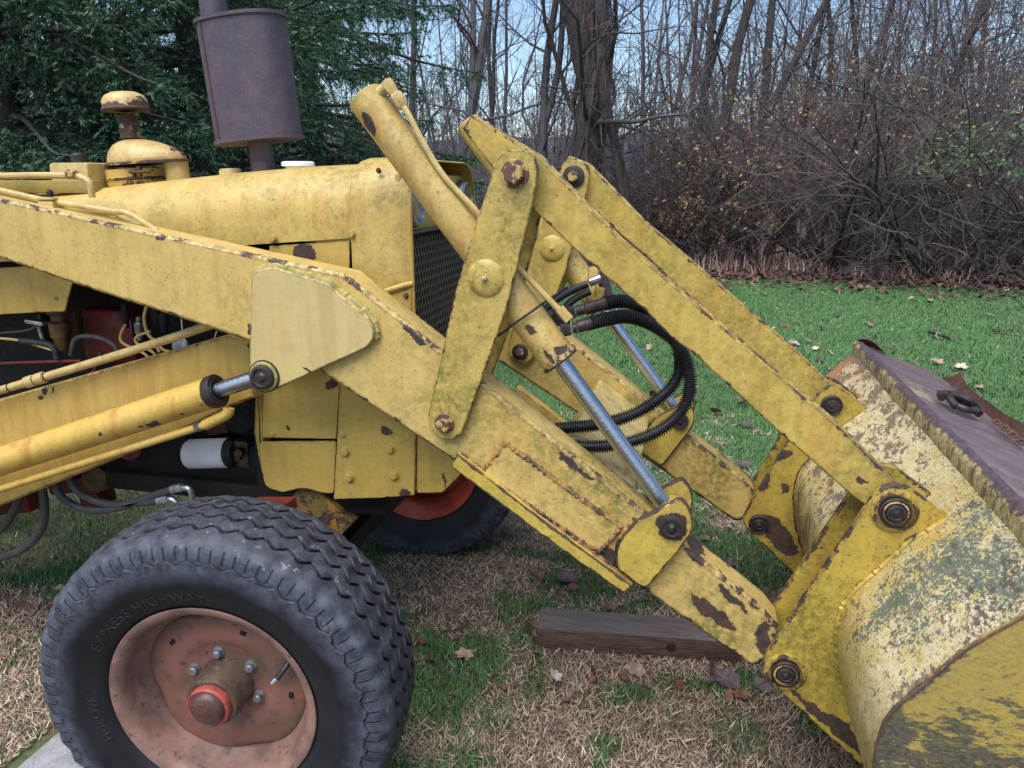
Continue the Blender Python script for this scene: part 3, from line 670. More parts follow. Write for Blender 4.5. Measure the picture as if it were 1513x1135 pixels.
# tilt the cover with the machine
tilt = .065; vs = [np.array((p[0], p[1], p[2]+(p[0]-c0[0])*tilt)) for p in vs]
cov.add(vs, fs, [1]*n+[.8]*n+[.1]*(len(vs)-2*n))
cvo = obj('cover', cov, paint('paint_cover', (0.55, 0.37, 0.13), chip=.70, wear=.14, moss=.1, chips=[C3(268, 222, 2.0, .05, .014, -.35)]), ac)
lv = [(-.001, .090, .088, .078), (.006, .090, .088, .078)]; vs = []
for h, a_, b_, e_ in lv: vs += stadium(c0+upa*(h-.006), a_, b_, e_, n)
vs = [np.array((p[0], p[1], p[2]+(p[0]-c0[0])*tilt)) for p in vs]
m2 = MB(); m2.add(vs, [(k, (k+1) % n, n+(k+1) % n, n+k) for k in range(n)]+[tuple(range(n))[::-1], tuple(range(n, 2*n))], [1]*len(vs)); obj('cover_rim', m2, M_LIFT, ac)
obj('outlet_neck', lathe(P(264, 268, Ya), upa, [(0, .033), (.06, .033)], 20), M_PIPE, ac)
n0 = P(193, 200, Ya); obj('intake_neck', lathe(n0-upa*.01, upa, [(0, .031), (.004, .031), (.006, .028), (.058, .0265), (.060, .033), (.064, .033)], 20), paint('paint_neck', (0.42, 0.30, 0.10), chip=.44, wear=.2), ac)
q0 = P(186, 160, Ya); obj('rain_cap', lathe(q0-upa*.008, upa, [(0, .02), (.001, .066), (.004, .067), (.007, .064), (.012, .061), (.028, .061), (.042, .052), (.050, .036), (.053, .0)], 30, wears=[1, 1, 1, .9, .75, .15, 0, 0, 0]), paint('paint_cap', (0.57, 0.40, 0.15), chip=.62, wear=.30, moss=.1), ac)
cl = MB(); c = P(206, 254, Ya-.083); box(cl, c, (.012, .012, .03), None, .003); box(cl, c+(-.018, .0, -.004), (.008, .012, .022), None, .003); tube([c+(-.03, -.004, 0), c+(.035, -.004, 0)], .0045, 8, cl); obj('clamp_bolt', cl, M_BRASS, ac)
mb = MB(); c = P(218, 279, Ya); box(mb, (c[0]+.02, Ya, c[2]-.012), (.28, .2, .016), None, .005); obj('base_pad', mb, M_HOOD, ac)
c = P(441, 252, 2.05); obj('radiator_cap', lathe(c-(0, 0, .0), (0, 0, 1), [(0, .034), (.008, .034), (.012, .046), (.020, .046), (.024, .042), (.025, 0)], 26), M_WHT, root)
c = P(342, 262, 2.05); obj('fuel_cap', lathe(c-(0, 0, .008), (-.05, 0, 1), [(0, .032), (.026, .032), (.032, .028), (.033, 0)], 20), M_PIPE, root)

# ---- engine seen through the gaps
mb = MB(); c0 = P(150, 500, 2.1); c1 = P(380, 620, 2.1)
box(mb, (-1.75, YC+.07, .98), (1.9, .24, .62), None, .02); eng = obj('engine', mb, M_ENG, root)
mb = MB(); box(mb, P(150, 500, 1.93)+(0, .08, 0), (.19, .12, .17), None, .04); obj('engine_block', mb, M_RED, eng)
obj('push_rod', tube([P(-90, 542, 1.86), P(0, 537, 1.86), P(120, 533, 1.86)], .005, 8), M_RED, eng)
fl = MB(); c = P(90, 492, 1.87); lathe(c-(0, 0, .012), (0, 0, 1), [(0, .028), (.045, .030), (.05, .022), (.066, .022), (.070, .03), (.085, .03), (.09, 0)], 16, fl); lathe(c-(0, 0, .05), (0, 0, 1), [(0, 0), (.0, .018), (.04, .024)], 14, fl); obj('fuel_filter', fl, M_BRASS, eng)
mb = MB(); c = P(68, 488, 1.89); box(mb, c, (.012, .04, .11), None, .003); obj('bracket', mb, M_BRASS, eng); obj('bracket', box(MB(), c+(.1, .02, .03), (.01, .03, .08), None, .003), M_BRASS, eng)
mb = MB(); c = P(55, 476, 1.86); box(mb, c, (.06, .03, .012), [(1, 0, -.1), (0, 1, 0), (.1, 0, 1)], .004); tube([c, P(64, 505, 1.865)], .006, 8, mb); obj('throttle_lever', mb, M_GAL, eng)
for pts, r, m_ in (([(0, 500), (28, 503), (60, 512), (85, 520)], .004, M_PIPE), ([(105, 525), (110, 503), (125, 497), (150, 500), (168, 510), (176, 522)], .007, M_HOSED), ([(30, 503), (75, 510), (85, 530)], .010, M_HOSE), ([(-40, 492), (0, 492), (40, 488), (60, 478)], .0035, M_HOSED), ([(120, 560), (140, 548), (150, 520)], .006, M_RED)):
    obj('fuel_hose', tube(smooth_path([P(u, v, 1.85) for u, v in pts], 6), r, 8), m_, eng)
for pts, r in (([(185, 480), (178, 497), (183, 508), (212, 522), (225, 535)], .0042), ([(222, 490), (203, 497), (202, 507), (225, 520), (232, 530)], .0042), ([(217, 452), (213, 470), (217, 490), (226, 503), (236, 520)], .0046), ([(226, 500), (240, 516), (252, 520)], .004)):
    obj('injector_pipe', tube(smooth_path([P(u, v, 1.85) for u, v in pts], 6), r, 8), M_PIPE, eng)
for u, v in ((186, 474), (207, 492), (243, 480), (232, 470)):
    obj('injector', lathe(P(u, v+10, 1.88), (.15, -.1, 1), [(0, .010), (.02, .010), (.022, .014), (.05, .014), (.055, .008), (.07, .008), (.07, 0)], 10), M_SILV if u == 207 else M_ENG, eng)
for pts in ([(268, 472), (269, 490), (265, 505)], [(320, 490), (316, 503)]):
    obj('wire', tube(smooth_path([P(u, v, 1.84) for u, v in pts], 5), .0018, 6), M_WHT, eng)
obj('pipe_flange', lathe(P(270, 512, 1.86), (0, -1, .2), [(0, .024), (.012, .026), (.016, .020), (.016, 0)], 18), M_SILV, eng)
# below the beam: spin-on filter, sump, hoses
ofa = P(278, 671, 1.90); ofb = P(340, 669, 1.90); fd = (ofb-ofa)/np.linalg.norm(ofb-ofa); FLn = float(np.linalg.norm(ofb-ofa))
of = obj('oil_filter', lathe(ofa, fd, [(0, 0), (.0, .034), (.004, .041), (.010, .0445), (FLn-.002, .0445), (FLn, .0425)], 32), M_WHT, root)
mb = MB(); 
for k in range(32):
    t = 2*math.pi*k/32; pass
obj('filter_base', lathe(ofa, fd, [(FLn, .0), (FLn, .0452), (FLn+.006, .0456), (FLn+.010, .042), (FLn+.022, .036), (FLn+.024, .0)], 24), M_DRK, of)
mb = MB(); c = P(364, 667, 1.92); box(mb, c, (.05, .06, .085), None, .014); box(mb, c+(-.03, -.02, -.01), (.06, .04, .03), [(1, 0, .4), (0, 1, 0), (-.4, 0, 1)], .008); tube([c+(.005, -.035, .012), c+(.005, -.05, .012)], .014, 6, mb); obj('filter_head', mb, M_BRASS, of)
mb = MB(); c = P(230, 715, 2.0); box(mb, (-1.72, YC, .66), (1.15, .34, .13), None, .02); box(mb, (-1.45, YC-.05, .585), (.55, .3, .06), None, .015); obj('sump', mb, M_ENG, eng)
for u, v, s in ((100, 712, .06), (145, 735, .05), (30, 735, .09), (240, 660, .07), (330, 625, .05), (140, 712, .06)): obj('casting', box(MB(), P(u, v, 1.95), (s*1.5, .08, s), [(1, 0, .2), (0, 1, 0), (-.2, 0, 1)], .012), M_RED, eng)
for u, v, s, m_ in ((200, 655, .05, M_RED), (265, 640, .045, M_ENG), (150, 700, .05, M_BRASS), (360, 615, .05, M_ENG)):
    obj('casting', lathe(P(u, v, 1.93), (0.4, -1, .1), [(0, s), (.03, s), (.035, s*.8), (.06, s*.75), (.06, 0)], 16), m_, eng)
for pts, r, m_ in (([(80, 700), (86, 728), (110, 747), (140, 754), (180, 749), (225, 733), (256, 723)], .0115, M_HOSED), ([(100, 705), (120, 730), (160, 745), (200, 744), (236, 739)], .0115, M_HOSED), ([(62, 715), (66, 760), (56, 790), (25, 816), (-40, 835)], .0125, M_HOSED), ([(30, 728), (22, 750), (5, 778), (-40, 810)], .0125, M_HOSED)):
    obj('hydraulic_hose', tube(smooth_path([P(u, v, 1.80) for u, v in pts], 8), r, 10), m_, root)
for pts in ([(254, 723), (270, 720)], [(234, 740), (250, 736)]):
    obj('hose_ferrule', tube([P(u, v, 1.80) for u, v in pts], .0125, 10), M_GAL, root)
for pts in ([(268, 721), (279, 722), (284, 733), (284, 742)], [(248, 737), (257, 739), (264, 748)]):
    obj('hose_elbow', tube(smooth_path([P(u, v, 1.80) for u, v in pts], 5), .0085, 10), M_GAL, root)

# ---- corrugated hoses between the cylinders
def corrugated(name, pts, r, parent):
    p = resample(smooth_path(pts, 14), .0015); rs = []; pat = (1.0, 1.0, .66, .66)
    for i in range(len(p)): rs.append(r*pat[i % 4])
    return obj(name, tube(p, rs, 12), M_HOSE, parent, ang=50)
h1 = [(868, 479, 1.735), (900, 471, 1.76), (928, 468, 1.79), (958, 477, 1.81), (985, 494, 1.82), (1006, 517, 1.82), (1017, 545, 1.82), (1019, 578, 1.815), (1009, 604, 1.81), (990, 625, 1.80), (965, 641, 1.79), (935, 652, 1.785), (905, 658, 1.78), (870, 660, 1.78), (835, 656, 1.78), (800, 650, 1.78)]
h2 = [(893, 449, 1.78), (915, 445, 1.80), (938, 449, 1.82), (965, 466, 1.84), (992, 494, 1.85), (1004, 522, 1.85), (1004, 548, 1.85), (992, 572, 1.84), (972, 590, 1.83), (948, 606, 1.825), (918, 619, 1.82), (880, 628, 1.82), (840, 632, 1.82), (795, 637, 1.82), (765, 640, 1.82)]
for hp_, fa in ((h1, [(829, 489, 1.72), (842, 486, 1.725), (846, 485, 1.726), (852, 484, 1.728), (853, 483, 1.73), (874, 477, 1.737)]), (h2, [(836, 464, 1.76), (849, 460, 1.765), (851, 460, 1.766), (863, 457, 1.77), (864, 457, 1.77), (897, 448, 1.782)])):
    pts = [P(*q) for q in hp_]; ho = corrugated('loader_hose', pts, .0168, root)
    fp_ = [P(*q) for q in fa]; mb = MB(); tube(fp_[:2], .0150, 6, mb); tube(fp_[2:4], .0125, 12, mb); tube([fp_[4], fp_[4]*.97+fp_[5]*.03, fp_[5]*.97+fp_[4]*.03, fp_[5]], [.012, .0148, .0148, .013], 14, mb)
    obj('hose_crimp', mb, M_CRIMP, ho)
for pts, r in (([(800, 463), (822, 443), (846, 429), (868, 420)], .0092), ([(822, 470), (842, 448), (858, 437), (872, 431)], .0088), ([(795, 452), (812, 462), (822, 470)], .010)):
    obj('rubber_hose', tube(smooth_path([P(u, v, 1.78+(u-800)*.0006) for u, v in pts], 6), r, 12), M_HOSE, root)
obj('hose_end', tube([P(871, 418, 1.82), P(887, 411, 1.83)], .0105, 12), M_GAL, root)
mb = MB(); tube([P(822, 474, 1.76), P(838, 476, 1.74)], .012, 6, mb); tube([P(812, 462, 1.76), P(816, 468, 1.755)], .012, 12, mb); obj('tee_fitting', mb, M_DRK, root)
mb = MB(); tube([P(878, 398, 1.9), P(872, 440, 1.85), P(880, 452, 1.84)], [.014, .012, .012], 8, mb); tube([P(888, 425, 1.86), P(884, 450, 1.85)], .010, 8, mb); obj('valve_fitting', mb, M_LUG, root)
obj('valve_rod', tube([P(884, 392, 1.92), P(902, 450, 1.9)], .014, 10), M_CRIMP, root)
zt_ = smooth_path([P(737, 496, 1.625), P(762, 477, 1.618), P(785, 461, 1.622), P(800, 450, 1.635), P(815, 440, 1.68), P(838, 425, 1.74)], 5)
obj('cable_tie', tube(zt_, .0028, 6), M_HOSE, root)
# ---- front wheels
def rubber(name):
    s = NT(name); rr = s.attr('rr'); zz = s.attr('zz'); tr = s.attr('wear')
    n = s.noise(9, 6, 0.65); f = s.noise(120, 4, 0.6, off=(1, 2, 3)); m = s.noise(34, 5, 0.7, off=(5, 2, 3))
    black = s.mix(s.ramp(n, .35, .7), (0.005, 0.005, 0.007), (0.012, 0.012, 0.015))
    dust = s.mix(s.ramp(m, .35, .7), (0.026, 0.030, 0.042), (0.086, 0.096, 0.128))
    k = s.math('ADD', rr, s.math('MULTIPLY', s.math('SUBTRACT', n, 0.5), 0.05))
    c = s.mix(s.ramp(k, 0.300, 0.345), black, dust)
    c = s.mix(s.ramp(k, 0.388, 0.402), c, s.mix(s.ramp(m, .4, .7), (0.020, 0.022, 0.029), (0.058, 0.063, 0.080)))
    sc = s.ramp(s.noise(60, 6, .75, stretch=(1, 1, .4), off=(7, 7, 7)), .60, .66)
    c = s.mix(s.math('MULTIPLY', sc, s.ramp(rr, .33, .37)), c, (0.17, 0.175, 0.185))
    c = s.mix(tr, c, (0.008, 0.008, 0.009))
    # short moulded sipes on the shoulder
    sip = s.math('MULTIPLY', s.math('MULTIPLY', s.ramp(s.math('ABSOLUTE', zz), .80, .90), s.ramp(rr, .348, .352)), s.ramp(rr, .376, .380, 1, 0))
    c = s.mix(s.math('MULTIPLY', sip, .75), c, (0.010, 0.010, 0.013))
    nb = s.bump(s.math('ADD', s.math('MULTIPLY', f, .5), m), .35, .002)
    nb = s.bump(s.math('SUBTRACT', 1.0, sip), .9, .003, nb)
    return s.out(c, s.ramp(m, .3, .7, .5, .75), 0, nb, 0.4)
M_RUB = rubber('weathered_rubber')
M_RIM = simple('rusty_primer_rim', (0.27, 0.145, 0.11), (0.11, 0.062, 0.052), 10, 0.6, 0, 0.7, 0.003, c3=(0.070, 0.048, 0.045))
M_RIM2 = simple('rusty_primer_disc', (0.23, 0.095, 0.07), (0.115, 0.075, 0.05), 7, 0.6, 0, 0.8, 0.003, c3=(0.06, 0.04, 0.044), lo=.42, hi=.58)
M_DRUM = simple('dirty_hub_steel', (0.13, 0.085, 0.055), (0.06, 0.035, 0.03), 16, 0.5, 0.1, 0.6, 0.003, c3=(0.17, 0.16, 0.16))
M_CAPR = simple('chipped_red_cap', (0.46, 0.085, 0.06), (0.26, 0.055, 0.042), 34, 0.45, 0, 0.5, c3=(0.09, 0.04, 0.035))
M_NUT = simple('grey_lug_nut', (0.30, 0.31, 0.33), (0.15, 0.14, 0.14), 60, 0.45, 0.5, 0.4)

def wheel(cen, axis, near):
    a = np.array(axis, float); a /= np.linalg.norm(a); t = np.cross(a, (0, 0, 1.0)); t /= np.linalg.norm(t); s_ = np.cross(t, a)
    cen = np.array(cen, float)
    def W(w, r, th): return cen+a*w+(t*math.cos(th)+s_*math.sin(th))*r
    wo = -.098                                        # tyre centre plane behind the rim lip
    def rev(name, prof, mat, parent, n=72, wob=None, ang=35):
        mb = MB(); m = len(prof); vs = []
        for (w_, r) in prof:
            vs += [W(w_, r*(wob(2*math.pi*k/n) if wob else 1), 2*math.pi*k/n) for k in range(n)]
        fs = [(i*n+k, i*n+(k+1) % n, (i+1)*n+(k+1) % n, (i+1)*n+k) for i in range(m-1) for k in range(n)]
        if prof[-1][1] < .02: fs.append(tuple(range((m-1)*n, m*n)))
        mb.add(vs, fs); return obj(name, mb, mat, parent, ang=ang)
    base = rev('front_wheel', [(-.16, .03), (-.16, .11), (-.10, .112), (-.095, .09), (-.095, .02)], M_ENG, root, 40)
    # tyre: grid of rings; the groove rims follow a zigzag
    NP, SUB = 46, 6; na = NP*SUB; zig = [-1, -.8, -.1, .9, 1, .1]; tri = [-1, -.33, .33, 1, .33, -.33]
    half = .098; cols = []                           # (w, r, zig amplitude, groove, tread edge)
    side = [(.083, .222), (.092, .229), (.104, .242), (.109, .246), (.113, .262), (.121, .285), (.124, .292), (.1245, .2935), (.127, .31), (.126, .330), (.123, .344)]
    for w_, r in side: cols.append((w_, r, 0, 0))
    cols += [(.1240, .345, .008, 0), (.1185, .3472, .008, .6), (.1190, .350, .008, 0), (.1165, .368, .003, 0), (.1135, .378, .005, 0), (.109, .383, .005, 0)]
    def crown(w_): return .4075-.013*(abs(w_)/half)**2.2
    cols.append((half, crown(half), .003, 0))
    for g in (.66, .22, -.22, -.66):
        gw = g*half; hw = .0058
        cols += [(gw+hw+.0012, crown(gw), .0085, 0), (gw+hw, crown(gw)-.0015, .0085, .2), (gw+hw-.0012, crown(gw)-.0135, .0085, 1), (gw-hw+.0012, crown(gw)-.0135, .0085, 1), (gw-hw, crown(gw)-.0015, .0085, .2), (gw-hw-.0012, crown(gw), .0085, 0)]
    cols.append((-half, crown(half), .003, 0))
    cols += [(-w_, r, z, g) for w_, r, z, g in [(.109, .383, .006, 0), (.1135, .378, .006, 0), (.115, .372, .004, 0), (.122, .347, 0, 0)]]
    cols += [(-w_, r, 0, 0) for w_, r in side[::-1]]
    nc = len(cols); vs = np.zeros((nc, na, 3)); rrv = np.zeros((nc, na)); zzv = np.zeros((nc, na)); gv = np.zeros((nc, na))
    rg = np.random.default_rng(3)
    for i, (w_, r, z, g) in enumerate(cols):
        for k in range(na):
            zz = zig[k % SUB]; th = 2*math.pi*k/na
            isside = abs(w_) > .1055
            if isside: zz = tri[k % SUB]
            ww = w_ + (0 if isside else zz*z); r2 = r + (zz*z if isside else 0)
            if not isside and g == 0 and z > .005: r2 += (-.0015 if (k//3) % 2 else 0)
            vs[i, k] = W(wo+ww, r2, th); rrv[i, k] = r2; zzv[i, k] = zz; gv[i, k] = g
    fs = [(i*na+k, i*na+(k+1) % na, (i+1)*na+(k+1) % na, (i+1)*na+k) for i in range(nc-1) for k in range(na)]
    mb = MB(); mb.add(vs.reshape(-1, 3), fs, gv.ravel())
    ty = obj('tyre', mb, M_RUB, base, ang=38)
    for nm, arr in (('rr', rrv), ('zz', zzv)):
        at = ty.data.attributes.new(nm, 'FLOAT', 'POINT'); at.data.foreach_set('value', arr.ravel().astype(np.float32))
    rimM = M_RIM if near else M_REDW
    rev('rim', [(-.012, .226), (.0005, .232), (.003, .2335), (.0046, .231), (.0042, .226), (.0015, .219), (-.004, .2125), (-.012, .2075), (-.022, .204), (-.032, .2025), (-.040, .199), (-.060, .194), (-.072, .184), (-.082, .176), (-.10, .172), (-.128, .176), (-.150, .195), (-.170, .205), (-.186, .216), (-.1975, .231), (-.2005, .2335), (-.198, .235), (-.185, .222), (-.165, .212), (-.14, .2)], rimM, base, 96)
    wob = lambda th: 1+.045*math.cos(4*(th-.55))-.012*math.cos(8*(th-.5))
    prof = [(-.098, .180), (-.074, .1815), (-.070, .178), (-.0675, .172)]
    mb = MB(); n = 96; rings = [(w_, r, wob) for w_, r in prof]+[(-.066, .150, lambda th: 1+.02*math.cos(4*(th-.55))), (-.062, .128, lambda th: 1), (-.060, .115, lambda th: 1), (-.066, .103, lambda th: 1), (-.070, .092, lambda th: 1), (-.070, .050, lambda th: 1)]
    vs = []
    for w_, r, wf in rings: vs += [W(w_, r*wf(2*math.pi*k/n), 2*math.pi*k/n) for k in range(n)]
    mb.add(vs, [(i*n+k, i*n+(k+1) % n, (i+1)*n+(k+1) % n, (i+1)*n+k) for i in range(len(rings)-1) for k in range(n)])
    obj('wheel_disc', mb, M_RIM2 if near else M_REDW, base, ang=40)
    rev('hub', [(-.070, .064), (-.066, .0625), (-.03, .0585), (-.002, .0575), (.003, .055), (.003, .01)], M_DRUM, base, 36)
    if not near: return
    rev('hub_cap', [(.003, .047), (.005, .0475), (.017, .0470), (.0195, .0455), (.0205, .0435), (.0185, .0415), (.019, .038)], M_CAPR, base, 40)
    rev('cap_dome', [(.018, .0395), (.025, .037), (.031, .031), (.035, .021), (.037, .010), (.0375, .002)], simple('rusty_dome', (0.11, 0.045, 0.036), (0.045, 0.030, 0.030), 34, .4, .1, .4, c3=(0.22, 0.07, 0.05)), base, 36)
    for k in range(6):
        th = math.radians(22+60*k); c = W(-.070, .0775, th); mb = lathe(c, a, [(0, .0135), (.003, .013), (.0035, .0095), (.013, .0095), (.016, .0075), (.0165, 0)], 12)
        obj('lug_nut', mb, M_NUT, base, ang=30)
    for th, rr_ in ((112, .143), (187, .150), (-78, .122), (40, .150)):
        th = math.radians(th); mb = MB(); tt = -t*math.sin(th)+s_*math.cos(th); ra = t*math.cos(th)+s_*math.sin(th)
        box(mb, W(-.0655, rr_, th), (.014, .010, .006), [tt, ra, a], .001); obj('vent_slot', mb, M_ENG if th > 0 or rr_ > .14 else M_ENG, base)
    v0 = W(-.066, .182, math.radians(152)); v1 = W(-.045, .170, math.radians(155)); v2 = W(-.030, .146, math.radians(160)); v3 = W(-.024, .134, math.radians(162))
    vsn = obj('valve_stem', tube(smooth_path([v0, v1, v2], 6), [.0065]*13, 10), M_HOSE, base); obj('valve_cap', tube([v2, v2*.6+v3*.4, v3], [.005, .0052, .0042], 10), M_GAL, base)
    # raised lettering on the sidewall
    for txt, th0, size, rb, sp in (('EXPRESS HIGHWAY', 27, .0230, .2560, 1.22), ('HULOVEL', -24, .0215, .2570, 1.05)):
        cu = bpy.data.curves.new('lettering', 'FONT'); cu.body = txt; cu.size = size*1.35; cu.extrude = .0003; cu.space_character = sp; cu.bevel_depth = .0004; cu.bevel_resolution = 0
        to = bpy.data.objects.new('lettering', cu); COL.objects.link(to); bpy.context.view_layer.update()
        me = bpy.data.meshes.new_from_object(to.evaluated_get(bpy.context.evaluated_depsgraph_get())); bpy.data.objects.remove(to)
        rs_ = [.246, .262, .285, .292, .31]; ws_ = [.109, .113, .121, .124, .127]
        co = []
        for v in me.vertices:
            r = rb+v.co.y; th = math.radians(th0)+v.co.x/(rb+.01); co.append(W(wo+float(np.interp(r, rs_, ws_))+v.co.z+.0006, r, th))
        me.vertices.foreach_set('co', np.array(co).ravel()); me.materials.clear(); me.materials.append(M_LET); me.update()
        link(bpy.data.objects.new('raised_lettering', me), base)
M_LET = simple('lettering_rubber', (0.011, 0.011, 0.014), (0.022, 0.022, 0.026), 60, .5, 0, .2)
d_, c_ = .107, -.03
WC = np.array((-.953, 1.24, .388))
wheel(WC, (math.sin(d_)*math.cos(c_), -math.cos(d_)*math.cos(c_), math.sin(c_)), True)
wheel((WC[0]-.075, 2*YC-WC[1], WC[2]), (-math.sin(d_), math.cos(d_), -.03), False)
ax = obj('front_axle', tube([(-.97, 1.42, .40), (-.98, 1.6, .42), (-.98, YC, .45), (-.98, 2.5, .42), (-.97, 2.72, .40)], [.045, .05, .07, .05, .045], 4), M_ENG, root)
mb = MB(); box(mb, P(402, 748, 1.62), (.11, .06, .03), [(1, 0, .1), (0, 1, 0), (-.1, 0, 1)], .006); obj('axle_bracket', mb, M_RED, ax); mb = MB(); box(mb, P(470, 772, 1.9), (.16, .16, .03), [(.8, 0, -.6), (0, 1, 0), (.6, 0, .8)], .006); obj('axle_bracket', mb, M_RED, ax)
mb = MB(); box(mb, P(478, 752, 1.86), (.18, .05, .10), [(.75, 0, -.66), (0, 1, 0), (.66, 0, .75)], .006); obj('stay_plate', mb, paint('paint_stay', (0.22, 0.125, 0.03), chip=.50, wear=.2, rust=.9), ax)

# ---- bucket
def bucket_paint(name):
    s = NT(name)
    nw = s.noise(2.4, 6, 0.65, off=(4, 1, 2)); n1 = s.noise(17, 9, 0.75, stretch=(2.4, 1.2, .8), off=(1, 0, 3)); n2 = s.noise(62, 7, 0.75, stretch=(1.8, .7, .8)); n3 = s.noise(170, 4, .7, stretch=(1.5, .8, .8)); n4 = s.noise(6, 7, .7, off=(7, 3, 1))
    sep = s.new('ShaderNodeSeparateXYZ'); s.l.new(s.pos(), sep.inputs[0]); yy = sep.outputs['Y']; zz = sep.outputs['Z']
    far = s.ramp(yy, 1.5, 2.5)
    yel = s.mix(s.ramp(n4, .42, .6), (0.45, 0.31, 0.07), (0.50, 0.39, 0.15))
    yel = s.mix(s.ramp(n3, .47, .66, 0, .75), yel, (0.20, 0.14, 0.03))
    cream = s.mix(s.ramp(n2, .42, .6), (0.66, 0.58, 0.40), (0.52, 0.40, 0.17))
    mixn = s.math('ADD', s.math('MULTIPLY', n1, .45), s.math('MULTIPLY', n2, .55))
    # worn to the undercoat where loads rub: the upper back, less by the ears and the curve
    up = s.ramp(s.math('ADD', zz, s.math('MULTIPLY', nw, .3)), .60, .84, -.085, .03)
    ear = s.ramp(s.math('ABSOLUTE', s.math('SUBTRACT', yy, 1.60)), .03, .22, -.07, 0.0)
    k = s.math('ADD', s.math('ADD', mixn, up), ear)
    c = s.mix(s.ramp(k, .44, .54), yel, cream)
    gp = s.new('ShaderNodeVectorMath', operation='DISTANCE'); s.l.new(s.pos(), gp.inputs[0]); gp.inputs[1].default_value = tuple(P(1440, 880, 1.40))
    g = s.math('ADD', s.math('ADD', s.math('MULTIPLY', n3, .45), s.math('MULTIPLY', n2, .45)), s.math('ADD', s.ramp(gp.outputs['Value'], .04, .30, .11, -.05), s.math('MULTIPLY', s.math('SUBTRACT', n4, .5), .5)))
    gcol = s.mix(s.ramp(n1, .4, .6), (0.060, 0.098, 0.078), (0.115, 0.135, 0.105))
    c = s.mix(s.math('MULTIPLY', s.ramp(g, .475, .53), .92), c, gcol)
    fl = s.math('ADD', s.math('MULTIPLY', s.noise(8, 9, .74, stretch=(4.2, 1.4, .55), off=(5, 5, 5)), .65), s.math('MULTIPLY', n2, .4))
    dk = s.math('ADD', s.math('ADD', fl, s.math('MULTIPLY', s.attr('wear'), .06)), s.math('MULTIPLY', far, .085))
    bare = s.mix(s.ramp(n1, .4, .6), (0.060, 0.042, 0.050), (0.125, 0.070, 0.052))
    dm = s.ramp(dk, .590, .612); c = s.mix(s.math('MULTIPLY', dm, .8), c, bare)
    sp = s.ramp(s.math('ADD', n3, s.math('MULTIPLY', s.math('SUBTRACT', n1, .5), .3)), .60, .64); c = s.mix(s.math('MULTIPLY', sp, .7), c, (0.10, 0.085, 0.055))
    ru = s.math('MULTIPLY', s.ramp(n4, .47, .62), s.ramp(yy, 2.45, 2.9)); c = s.mix(s.math('MULTIPLY', ru, .85), c, (0.42, 0.16, 0.045))
    nb = s.bump(nw, .3, .03); nb = s.bump(s.math('SUBTRACT', s.math('ADD', n2, s.math('MULTIPLY', n3, .4)), dm), .5, .003, nb)
    return s.out(c, s.ramp(n2, .3, .7, .35, .65), 0, nb)
M_BKT = bucket_paint('worn_bucket_shell')
def side_mat():
    s = NT('scuffed_bucket_side')
    n1 = s.noise(16, 9, .72, stretch=(.7, 1, 1.5), off=(2, 2, 2)); n2 = s.noise(55, 7, .75, stretch=(.6, 1, 1.5)); n3 = s.noise(150, 4, .7); big = s.noise(3, 5, .6, off=(2, 7, 3))
    sep = s.new('ShaderNodeSeparateXYZ'); s.l.new(s.pos(), sep.inputs[0])
    hgt = s.ramp(s.math('ADD', s.math('ADD', sep.outputs['Z'], s.math('MULTIPLY', sep.outputs['X'], .35)), s.math('MULTIPLY', big, .3)), .76, 1.06)
    yel = s.mix(s.ramp(big, .35, .65), (0.44, 0.31, 0.065), (0.35, 0.26, 0.07)); yel = s.mix(s.ramp(n3, .45, .7, 0, .6), yel, (0.17, 0.12, 0.03))
    k = s.math('ADD', s.math('ADD', s.math('MULTIPLY', n1, .5), s.math('MULTIPLY', n2, .5)), s.math('MULTIPLY', s.math('SUBTRACT', .5, hgt), .17))
    k = s.math('ADD', k, s.math('MULTIPLY', s.attr('wear'), .08))
    dm = s.ramp(k, .472, .515)
    dkc = s.mix(s.ramp(n3, .4, .65), (0.050, 0.046, 0.036), (0.11, 0.10, 0.072)); dkc = s.mix(s.ramp(n2, .5, .7), dkc, (0.16, 0.14, 0.05))
    nb = s.bump(s.math('SUBTRACT', n2, dm), .4, .003)
    return s.out(s.mix(dm, yel, dkc), s.ramp(n2, .3, .7, .4, .7), 0, nb)
M_BSD = side_mat()
def lip_mat():
    s = NT('rusted_top_plate'); n1 = s.noise(7, 8, .7, stretch=(1, 1.8, 1)); n2 = s.noise(28, 8, .75, stretch=(1.6, 1, 1)); n3 = s.noise(3.2, 5, .6, off=(5, 2, 2)); sep = s.new('ShaderNodeSeparateXYZ'); s.l.new(s.pos(), sep.inputs[0])
    c = s.mix(s.ramp(n1, .4, .62), (0.105, 0.085, 0.105), (0.20, 0.145, 0.14)); c = s.mix(s.ramp(s.math('ADD', s.math('MULTIPLY', n3, .6), s.math('MULTIPLY', n2, .45)), .545, .60), c, (0.42, 0.34, 0.20))
    c = s.mix(s.math('MULTIPLY', s.ramp(n2, .52, .64), .8), c, (0.19, 0.085, 0.045)); c = s.mix(s.math('MULTIPLY', s.ramp(n1, .55, .66), s.ramp(sep.outputs['Y'], 2.2, 2.9)), c, (0.30, 0.13, 0.05))
    return s.out(c, s.ramp(n2, .3, .7, .25, .5), .1, s.bump(s.math('ADD', n1, s.math('MULTIPLY', n2, .5)), .5, .003))
M_LIP = lip_mat()
M_RST = simple('brown_rust', (0.13, 0.060, 0.040), (0.065, 0.036, 0.033), 16, .7, .1, .7, .004, c3=(0.30, 0.13, 0.045))
